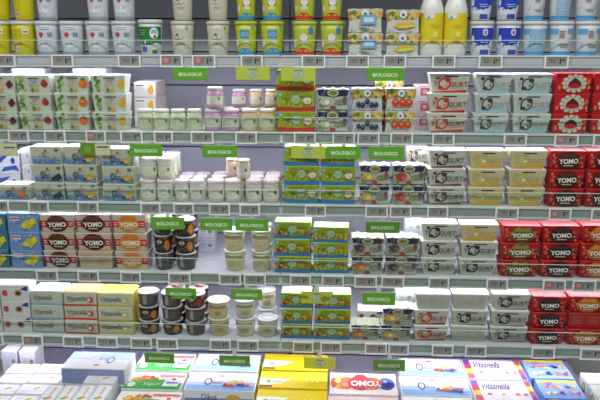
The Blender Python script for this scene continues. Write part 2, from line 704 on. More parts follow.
def plain_carton(body, accent, top=None, kind='dots'):
    def f(w, h, d):
        ps = carton(w, h, d, body, top or WHITE, 0.0)
        a = Art(front_map(d, h))
        a.part('front_print')
        if kind == 'dots':
            a.ell(w * .12, h * .5, w * .14, h * .22, accent)
            a.ell(w * .12, h * .5, w * .09, h * .13, (96, 40, 40))
            a.ell(-w * .34, h * .5, w * .1, h * .2, (196, 70, 60))
            a.poly([(w * .2, h * .72), (w * .47, h * .66), (w * .47, h * .96), (w * .34, h * .9)], (50, 70, 150))
        elif kind == 'lemon':
            busy(a, w, h, [(150, 180, 220), (80, 120, 180), (206, 216, 230), (196, 196, 90)], 16, .08, .92)
            a.rect(-w * .4, h * .6, -w * .1, h * .85, (206, 210, 220))
            a.rect(-w * .38, h * .7, -w * .12, h * .78, (190, 40, 40))
            a.ell(w * .2, h * .45, w * .2, h * .25, (196, 190, 40), .4)
            a.ell(w * .34, h * .6, w * .08, h * .2, (220, 210, 60), -.4)
            a.ell(w * .05, h * .35, w * .09, h * .15, (214, 206, 80))
        elif kind == 'pink':
            a.rect(-w * .1, h * .3, w * .42, h * .8, accent)
            a.ell(w * .16, h * .55, w * .16, h * .16, (226, 180, 190))
            a.lines(0, h * .9, w * .5, 1, .1, (120, 90, 110), .002)
        elif kind == 'wave':
            a.poly([(-w * .48, h * .35), (-w * .1, h * .5), (w * .2, h * .9), (-w * .2, h * .75), (-w * .48, h * .8)], accent)
            a.poly([(-w * .1, h * .08), (w * .3, h * .2), (w * .48, h * .1), (w * .4, h * .4), (0, h * .3)], accent)
            a.ell(w * .3, h * .6, w * .07, h * .15, (60, 70, 170))
        elif kind == 'pear':
            a.rect(-w * .47, h * .04, w * .47, h * .96, (218, 218, 214))  # pale front panel over a body coloured darker for side shade
            a.ell(w * .26, h * .45, w * .14, h * .26, accent)
            a.ell(w * .3, h * .68, w * .08, h * .14, accent)
            a.rect(-w * .38, h * .74, -w * .04, h * .8, DARK)
            a.lines(-w * .18, h * .55, w * .3, 2, h * .14, (216, 180, 150), .002)
        elif kind == 'green':
            for b in (a, Art(side_map(w, -1))):
                b.part('side_print' if b is not a else 'front_print')
                q = w if b is a else d
                b.ell(-q * .1, h * .55, q * .2, h * .3, accent)
                b.ell(-q * .1, h * .6, q * .1, h * .15, (196, 206, 120))
                b.rect(q * .18, h * .1, q * .42, h * .9, (186, 180, 190))
                b.lines(0, h * .14, q * .6, 1, .1, (120, 130, 140), .004)
                if b is not a:
                    ps += b.meshes()
        elif kind == 'side':
            a.rect(-w * .4, h * .1, w * .1, h * .9, (206, 208, 216))
            a.ell(w * .25, h * .55, w * .12, h * .12, accent)
            a.lines(-w * .15, h * .7, w * .3, 4, h * .12, (170, 172, 184), .003)
        return ps + a.meshes()
    return f


def tub(body, style, lidc=(206, 208, 208), accent=None):
    def f(w, h, d):
        R, rb = w / 2, w / 2 * .79
        hb = h * .93
        rf = lambda v: rb + (R * .955 - rb) * min(1, v / hb)
        prof = [(rb * .9, 0), (rb, .003)] + [(rf(hb * t), hb * t) for t in (.25, .5, .75, 1.0)]
        ps = [('tub', smooth_sides(lathe_mesh('tub', prof, mat(body, .35, .04))))]
        lid = [(R * .93, h * .885), (R, h * .89), (R, h * .955), (R * .985, h * .965), (R * .95, h * .968), (R * .93, h * .998), (R * .8, h * .998)]
        ps.append(('lid', smooth_sides(lathe_mesh('lid', lid, mat(lidc, .35, .04)))))
        a = Art(cone_map(rf))
        W = w * .9
        if style == 'yellow':
            a.part('panel_print')
            a.rect(-W * .36, h * .3, W * .02, h * .74, (172, 164, 16), 4)
            a.rect(-W * .33, h * .33, -W * .01, h * .71, (206, 194, 20), 4)
            a.lines(-W * .17, h * .62, W * .2, 3, h * .07, (120, 116, 30), .002)
            a.part('badge')
            a.rect(W * .12, h * .62, W * .4, h * .76, WHITE, 3)
            a.rect(W * .16, h * .66, W * .36, h * .71, GREY, 3)
            a.rect(-W * .22, h * .1, -W * .05, h * .26, WHITE, 2)
            for i in range(5):
                a.rect(-W * (.2 - .03 * i), h * .12, -W * (.2 - .03 * i) + .001, h * .24, DARK)
        elif style == 'heart':
            a.part('heart_print')
            a.ell(-W * .12, h * .62, w * .06, h * .05, (196, 60, 80))
            a.ell(-W * .04, h * .62, w * .06, h * .05, (196, 60, 80))
            a.poly([(-W * .2, h * .6), (W * .04, h * .6), (-W * .08, h * .5)], (196, 60, 80))
            a.part('front_print')
            a.ell(-W * .02, h * .32, W * .3, h * .1, (224, 226, 228))
            a.poly([(-W * .5, h * .12), (-W * .1, h * .26), (W * .12, h * .16), (W * .5, h * .28), (W * .5, h * .1)], (168, 182, 178))
            a.lines(W * .1, h * .42, W * .5, 2, h * .05, (166, 172, 186), .002)
            a.lines(W * .1, h * .82, W * .5, 2, h * .06, (150, 158, 176), .0022)
            a.rect(W * .2, h * .55, W * .42, h * .66, (132, 142, 168), 3)
            a.rect(-W * .6, 0.004, W * .6, h * .09, (140, 150, 172), 10)
        elif style == 'green':
            a.part('meadow_print')
            a.rect(-W * .62, h * .3, W * .62, h * .80, (24, 122, 50), 12)
            a.ell(-W * .2, h * .3, W * .3, h * .12, (206, 210, 210))
            a.ell(W * .3, h * .25, W * .25, h * .1, (206, 210, 210))
            a.ell(W * .22, h * .1, W * .14, h * .06, (40, 120, 60))
            a.part('badge')
            a.ell(W * .22, h * .62, W * .2, h * .16, WHITE)
            a.rect(W * .1, h * .62, W * .34, h * .72, (150, 180, 220), 2)
            a.ell(W * .24, h * .52, W * .07, h * .05, (196, 50, 50))
            a.rect(-W * .36, h * .1, -W * .12, h * .24, (80, 90, 190), 3)
            a.lines(-W * .3, h * .7, W * .3, 3, h * .06, (170, 210, 170), .002)
        elif style == 'cream':
            a.part('front_print')
            c = accent or (110, 104, 92)
            a.lines(-W * .05, h * .52, W * .5, 2, h * .05, c, .003)
            a.poly([(-W * .2, h * .57), (0, h * .57), (-W * .1, h * .66)], (96, 90, 84))
            a.lines(0, h * .8, W * .55, 2, h * .06, (170, 164, 150), .0018)
            a.poly([(-W * .5, h * .1), (-W * .2, h * .22), (W * .05, h * .13), (W * .3, h * .24), (W * .5, h * .08)], (184, 178, 160))
            a.lines(W * .05, h * .38, W * .4, 2, h * .05, (150, 144, 130), .002)
            a.rect(W * .3, h * .74, W * .42, h * .84, (140, 180, 70), 2)
        elif style in ('limeblue', 'limered'):
            base = (44, 140, 206) if style == 'limeblue' else (206, 50, 36)
            a.part('foot_band')
            a.rect(-W * .65, 0.004, W * .65, h * .12, base, 12)
            a.ell(0, h * .13, W * .28, h * .1, base)
            a.part('logo')
            if accent != 'bowl':
                a.rect(-W * .22, h * .5, W * .2, h * .74, (50, 140, 200), 5)
                for q in (-.12, 0, .12):
                    a.ring(W * q, h * .62, W * .05, h * .08, .002, (160, 206, 226), 8)
            else:
                a.ell(W * .04, h * .5, W * .22, h * .14, (120, 96, 50))
                a.ell(W * .04, h * .53, W * .19, h * .11, (226, 214, 206))
                a.rect(W * .25, h * .62, W * .5, h * .8, (50, 140, 200), 3)
            a.part('badge')
            a.ell(-W * .4, h * .34, W * .1, h * .1, (226, 210, 200))
            a.rect(-W * .1, h * .3, W * .2, h * .42, (206, 214, 160), 3)
            a.poly([(W * .3, h * .86), (W * .48, h * .86), (W * .42, h * .74)], (90, 170, 190))
        elif style == 'blue':
            a.part('blue_print')
            a.rect(-W * .62, h * .3, W * .62, h * .80, (34, 62, 186), 12)
            for u, v, r in ((-.42, .28, .2), (-.1, .22, .16), (.2, .24, .2), (.45, .34, .16), (-.5, .5, .08)):
                a.ell(W * u, h * v, W * r, h * .1, (214, 218, 226))
            a.part('badge')
            a.ell(W * .06, h * .68, W * .12, h * .11, (196, 206, 232))
            a.ell(W * .06, h * .67, W * .05, h * .05, (206, 60, 50))
            a.rect(-W * .12, h * .04, W * .26, h * .18, (56, 76, 170), 4)
            a.lines(W * .04, h * .45, W * .4, 2, h * .06, (170, 190, 236), .003)
        else:  # light blue and white
            a.part('blue_print')
            a.rect(-W * .62, 0.004, W * .62, h * .13, (64, 154, 214), 12)
            a.rect(-W * .62, h * .62, -W * .18, h * .78, (96, 168, 216), 5)
            a.rect(W * .22, h * .64, W * .62, h * .78, (96, 168, 216), 5)
            a.part('front_print')
            if accent == 'panel':
                a.rect(-W * .3, h * .16, W * .42, h * .76, (146, 178, 208), 8)
                a.lines(W * .05, h * .7, W * .6, 6, h * .08, (196, 208, 220), .003)
            else:
                a.rect(-W * .14, h * .5, W * .1, h * .72, (176, 150, 150), 3)
                a.lines(-W * .02, h * .7, W * .2, 3, h * .07, (110, 110, 130), .003)
                a.poly([(-W * .5, h * .14), (-W * .38, h * .4), (-W * .1, h * .3), (W * .2, h * .38), (W * .5, h * .16)], (176, 186, 196))
                a.lines(W * .1, h * .3, W * .4, 2, h * .05, (140, 136, 130), .003)
                a.ell(W * .38, h * .42, W * .08, h * .1, (206, 180, 150))
        return ps + a.meshes()
    return f


def bottle(w, h, d):
    R = w / 2
    body = mat((222, 222, 216), .3, .03)
    prof = [(R * .9, 0), (R * .98, .006), (R, .02), (R, h * .62), (R * .97, h * .66), (R * .86, h * .73), (R * .66, h * .82), (R * .47, h * .89),
            (R * .42, h * .93), (R * .42, h * .945)]
    ps = [('bottle_body', smooth_sides(lathe_mesh('bottle_body', prof, body)))]
    cap = [(R * .46, h * .93), (R * .48, h * .935), (R * .48, h * .99), (R * .44, h)]
    ps.append(('cap', smooth_sides(lathe_mesh('cap', cap, mat((226, 206, 40), .4)))))
    a = Art(cone_map(lambda v: R))
    a.part('label')
    a.rect(-R * 3.1, h * .14, R * 3.1, h * .59, (222, 200, 26), 32)
    for k in range(5):
        a.ell(R * (-1.1 + .55 * k), h * .14, R * .35, h * (.02 + .012 * (k % 2)), (222, 222, 216))
    a.ell(-R * .35, h * .56, R * .45, h * .05, (226, 226, 218))
    a.rect(-R * .55, h * .5, -R * .3, h * .55, (130, 170, 200), 2)
    a.part('label_print')
    a.lines(R * .1, h * .42, R * .9, 2, h * .03, (176, 150, 30), .002)
    a.ell(R * .2, h * .3, R * .2, h * .04, (236, 220, 110))
    a.lines(R * .1, h * .24, R * .8, 3, h * .03, (190, 160, 30), .002)
    return ps + a.meshes()


def jar(fill, label, lidc, accent=None, straight=False):
    def f(w, h, d):
        R = w / 2
        prof = [(R * .82, 0), (R * .95, .004), (R, h * .12), (R, h * .66), (R * .93, h * .78), (R * .84, h * .84), (R * .84, h * .9)]
        if straight:
            prof = [(R * .88, 0), (R * .96, .004), (R, h * .08), (R, h * .74), (R * .97, h * .82), (R * .93, h * .88)]
        ps = [('jar', smooth_sides(lathe_mesh('jar', prof, mat(fill, .12, .05, 0, .6))))]
        lid = [(R * .86, h * .86), (R * .9, h * .865), (R * .9, h * .97), (R * .86, h), (R * .6, h * .995)]
        if straight:
            lid = [(R * .94, h * .83), (R * .99, h * .84), (R * .985, h * .97), (R * .95, h), (R * .7, h * .995)]
        ps.append(('lid', smooth_sides(lathe_mesh('lid', lid, mat(lidc, .35, .04)))))
        a = Art(cone_map(lambda v: R))
        a.part('label')
        a.rect(-R * 1.25, h * .2, R * 1.25, h * .6, label, 12)
        a.part('label_print')
        a.lines(-R * .1, h * .5, R * .9, 3, h * .09, (160, 158, 138), .0022)
        a.rect(R * .5, h * .4, R * .8, h * .56, accent or (110, 140, 80), 3)
        return ps + a.meshes()
    return f


def cup(body, style, lidc, fruit=None, print_top=None, rimc=(196, 196, 190)):
    """dessert or yogurt cup with a foil lid"""
    def f(w, h, d):
        R, rb = w / 2, w / 2 * .80
        rf = lambda v: rb + (R * .94 - rb) * min(1, v / (h * .94))
        prof = [(rb * .9, 0), (rb, .003)] + [(rf(h * .94 * t), h * .94 * t) for t in (.3, .65, 1.0)]
        ps = [('cup', smooth_sides(lathe_mesh('cup', prof, mat(body, .3, .05))))]
        rim = [(R * .93, h * .93), (R, h * .935), (R, h * .965), (R * .97, h * .97)]
        ps.append(('rim', smooth_sides(lathe_mesh('rim', rim, mat(rimc if style == 'cream' else (84, 82, 80), .35)))))
        lid = [(R * .96, h * .965), (R * .99, h * .972), (R * .98, h * .99), (R * .9, h * .995)]
        if style != 'cream':
            lid = [(R * .9, h * .965), (R * .93, h * .972), (R * .92, h * .99), (R * .86, h * .995)]
        ps.append(('lid', smooth_sides(lathe_mesh('lid', lid, mat(lidc, .35)))))
        if print_top:
            t = Art(top_map(h * .996)).part('lid_print')
            t.ell(0, 0, R * .78, R * .78, print_top[0])
            t.ell(R * .1, -R * .1, R * .45, R * .3, print_top[1])
            t.ell(-R * .3, R * .2, R * .25, R * .18, print_top[2])
            ps += t.meshes()
        a = Art(cone_map(rf))
        if style == 'dark':
            a.part('front_print')
            a.ell(-R * .15, h * .66, R * .3, h * .1, (196, 190, 176))
            a.ell(-R * .15, h * .6, R * .16, h * .1, (150, 140, 120))
            a.ell(R * .62, h * .45, R * .3, h * .3, fruit or (206, 120, 30))
            a.lines(-R * .1, h * .35, R * .9, 2, h * .1, (120, 110, 96), .002)
            busy(a, w, h, [(84, 74, 60), (150, 130, 90), (60, 54, 50), (120, 70, 40)], 10, .15, .85)
        elif style == 'grey':
            a.part('front_print')
            a.rect(-R * .4, h * .2, -R * .05, h * .9, (150, 148, 140), 3)
            a.lines(R * .4, h * .7, R * .6, 4, h * .12, (110, 106, 96), .002)
        else:
            a.part('front_print')
            a.rect(-R * .9, h * .62, R * .9, h * .8, (150, 146, 96), 10)
            a.lines(0, h * .74, R * .8, 1, .1, DARK, .004)
            a.rect(-R * .5, h * .2, R * .6, h * .55, (206, 190, 146), 8)
            a.lines(0, h * .48, R * .8, 3, h * .1, (150, 130, 90), .002)
            if fruit:
                a.ell(R * .1, h * .36, R * .35, h * .14, fruit)
        return ps + a.meshes()
    return f


# packs of the bottom deck, printed on top
def flat_pack(body, style):
    def f(w, h, d):
        LEAN[0] = 0.0
        ps = [('carton', box_mesh('carton', -w / 2, w / 2, -d / 2, d / 2, 0, h, mat(body, .62, .04), .0015))]
        a = Art(top_map(h))
        g = Art(front_map(d, h))
        W, D = w * .485, d * .485
        if style.startswith('oikos'):
            s = -1 if style.endswith('turned') else 1
            r = math.pi if s < 0 else 0
            a.part('blue_foot')
            y0, y1 = sorted((-D * s, -D * .45 * s))
            a.rect(-W, y0, W, y1, (130, 170, 226))
            y0, y1 = sorted((-D * .45 * s, -D * .1 * s))
            a.rect(-W, y0, W, y1, (186, 204, 236))
            a.text('O', -w * .19 * s, -d * .02 * s, w * .12, d * .42, (50, 40, 110), r, .01)
            a.text('ikos', -w * .06 * s, -d * .05 * s, w * .13, d * .24, (50, 40, 110), r)
            a.part('crest')
            a.ell(-w * .02 * s, d * .3 * s, w * .05, d * .05, (206, 120, 140))
            a.part('fruit_picture')
            if s > 0:
                for u, v, c in ((.12, -.12, (226, 206, 110)), (.2, -.06, (236, 170, 60)), (.28, -.1, (236, 190, 80)), (.06, -.22, (196, 60, 60)),
                                (.16, -.24, (206, 80, 60)), (.25, -.23, (90, 100, 180)), (.36, -.2, (216, 90, 80)), (.32, -.25, (70, 90, 170))):
                    for q in range(3):
                        a.ell(w * (u + random.uniform(-.035, .035)), d * (v + random.uniform(-.05, .05)), w * random.uniform(.018, .04), d * random.uniform(.04, .085),
                              tuple(max(0, min(255, x + random.randint(-26, 26))) for x in c), random.random() * 3, 8)
            else:
                for u, v, c in ((.2, .18, (226, 190, 190)), (.1, .25, (206, 170, 210)), (.3, .28, (200, 190, 230))):
                    a.ell(-w * u, d * v, w * .07, d * .08, c)
            g.part('front_band')
            g.rect(-W, h * .04, W, h * (.5 if s > 0 else .94), (120, 146, 178) if s > 0 else (150, 162, 204))
            if s > 0:
                g.text('Oikos', -w * .14, h * .6, w * .22, h * .4, (50, 40, 90))
                g.ell(w * .2, h * .5, w * .1, h * .25, (216, 180, 70))
        elif style == 'meadow':
            a.part('meadow_print')
            a.rect(-W, -D, W, -D * .25, (60, 170, 70))
            a.poly([(-W, -D * .25), (W, -D * .25), (W * .5, D * .1), (-W * .3, D * .2)], (90, 190, 96))
            a.rect(W * .1, D * .45, W, D * .75, (226, 120, 110))
            a.part('fruit_picture')
            for u, v, c in ((-.28, .1, (226, 150, 50)), (-.2, .2, (216, 90, 50)), (-.12, .12, (236, 180, 70)), (-.34, .02, (230, 190, 70)),
                            (-.05, .2, (206, 60, 50)), (-.2, .04, (236, 160, 40)), (.02, .1, (220, 110, 60))):
                for q in range(3):
                    a.ell(w * (u + random.uniform(-.04, .04)), d * (v + random.uniform(-.06, .06)), w * random.uniform(.03, .05), d * random.uniform(.05, .1),
                          tuple(max(0, min(255, x + random.randint(-26, 26))) for x in c), random.random() * 3, 8)
            a.part('badge')
            a.ell(-w * .36, -d * .28, w * .07, d * .14, (232, 240, 232))
            a.poly([(w * .16, -d * .36), (w * .42, -d * .36), (w * .46, 0), (w * .36, d * .2), (w * .2, d * .1)], (236, 238, 242))
            a.ell(w * .33, d * .05, w * .04, d * .07, (216, 60, 60))
            a.rect(w * .22, -d * .2, w * .42, -d * .1, (110, 130, 200))
            a.text('Yogurt', -w * .02, -d * .27, w * .3, d * .2, (240, 246, 240), 0, 0, .2)
            g.part('front_band')
            g.rect(-W, h * .05, W, h * .8, (70, 160, 76))
        elif style == 'yellow':
            a.part('swoosh')
            a.poly([(-W, -D * .7), (-W * .75, -D * .72), (-W * .35, -D * .5), (-W * .05, D * .05), (-W * .5, D * .12), (-W, D * .15)], (236, 236, 222))
            a.ell(-w * .36, -d * .14, w * .035, d * .08, (130, 190, 60))
            a.rect(-w * .3, -d * .18, -w * .16, -d * .1, (190, 200, 160))
            a.part('dots')
            for u in (.2, .28, .36):
                a.ell(w * u, -d * .1, w * .016, d * .05, (246, 240, 206))
            a.rect(-W, -D, -w * .3, -D * .8, (96, 84, 40))
            g.part('front_band')
            g.rect(-W, h * .1, W, h * .9, (214, 176, 10))
        elif style == 'yomo':
            a.part('fruit_picture')
            a.ell(-w * .34, 0, w * .12, d * .3, (236, 190, 50))
            a.ell(-w * .25, 0, w * .12, d * .3, (222, 110, 60))
            a.ell(-w * .44, 0, w * .05, d * .24, (216, 90, 50))
            a.ell(w * .34, d * .0, w * .13, d * .3, (70, 90, 170))
            a.ell(w * .36, -d * .02, w * .07, d * .16, (50, 60, 130))
            a.ell(w * .33, d * .1, w * .03, d * .07, (150, 160, 216))
            a.ell(-w * .38, d * .08, w * .05, d * .1, (246, 220, 120))
            a.ell(-w * .27, -d * .1, w * .05, d * .1, (236, 160, 110))
            a.ell(w * .2, -d * .14, w * .05, d * .09, (246, 180, 120))
            a.ell(w * .12, 0, w * .16, d * .3, (226, 90, 50))
            a.part('medallion')
            a.ell(-w * .04, 0, w * .2, d * .34, (196, 36, 50))
            a.ell(-w * .04, d * .3, w * .09, d * .12, (170, 30, 60))
            a.text('YOMO', w * .04, -d * .02, w * .46, d * .26, (246, 240, 236), math.pi, .04)
            a.rect(w * .02, -d * .28, w * .2, -d * .22, (226, 130, 60))
            g.part('front_band')
            g.rect(-W, h * .1, W, h * .9, (226, 190, 196))
        elif style == 'pink':
            a.part('fruit_picture')
            a.ell(0, d * .1, w * .1, d * .2, (206, 90, 100))
            a.ell(w * .25, d * .1, w * .1, d * .2, (226, 150, 150))
            a.rect(-W, D * .6, W, D * .9, (240, 214, 214))
        elif style == 'snella':
            cs = [(120, 60, 160), (206, 60, 70), (230, 200, 60), (206, 80, 110)]
            a.part('colour_border')
            for i in range(4):
                y = D - (i + 1) * D * .5
                a.rect(-W, y, -W * .76, y + D * .5, cs[i])
                a.rect(W * .82, y, W, y + D * .5, cs[(i + 1) % 4])
            a.text('Vitasnella', -w * .1, d * .22, w * .46, d * .32, (60, 50, 130), 0, .01, .2)
            a.part('sun_print')
            for u, c in ((-.24, (216, 90, 100)), (-.02, (230, 206, 130)), (.2, (196, 80, 120)), (.33, (150, 90, 170))):
                a.star(w * u, -d * .18, w * .055, c, 7)
            g.part('front_band')
            g.rect(-W, h * .1, W, h * .9, (226, 206, 220))
        elif style == 'blue':
            a.part('yellow_edge')
            a.rect(-W, D * .7, W, D, (222, 196, 60))
            a.part('fruit_picture')
            for u, v, c in ((-.3, .1, (206, 70, 60)), (-.1, .12, (226, 130, 60)), (0, .05, (236, 190, 130)), (.2, .1, (40, 50, 110)), (.34, .12, (226, 190, 70)),
                            (-.36, -.28, (236, 210, 170)), (-.2, -.26, (236, 220, 120)), (-.02, -.28, (50, 60, 130)), (.2, -.26, (226, 110, 50)), (.36, -.28, (206, 50, 60))):
                for q in range(3):
                    a.ell(w * (u + .03 * (q - 1)), d * (v + .05 * math.sin(2.2 * q + u * 9)), w * .05, d * (.035 + .02 * (q % 2)),
                          tuple(max(0, min(255, x + 20 * (q - 1))) for x in c), -.5 + .5 * q, 8)
            a.rect(-w * .3, d * .24, -w * .12, d * .32, (226, 110, 130))
            g.part('front_band')
            g.rect(-W, h * .1, W, h * .9, (70, 110, 196))
        elif style == 'plain':
            a.part('top_print')
            a.ell(w * .16, d * .12, w * .12, d * .1, (232, 180, 90), .5)
            a.ell(w * .1, -d * .05, w * .06, d * .07, (206, 206, 120))
            a.rect(-w * .3, d * .15, -w * .08, d * .2, (190, 194, 210))
            a.lines(-w * .15, -d * .2, w * .4, 2, d * .14, (206, 208, 220), .003)
        elif style == 'strip':
            a.part('top_print')
            a.rect(-W * .9, -D * .95, -W * .7, D * .95, (196, 198, 212))
            a.rect(W * .1, -D * .2, W * .35, D * .8, (230, 176, 130))
            a.ell(0, -d * .28, w * .2, d * .06, (130, 180, 70))
            a.ell(w * .15, -d * .22, w * .18, d * .06, (236, 160, 70))
        return ps + a.meshes() + g.meshes()
    return f


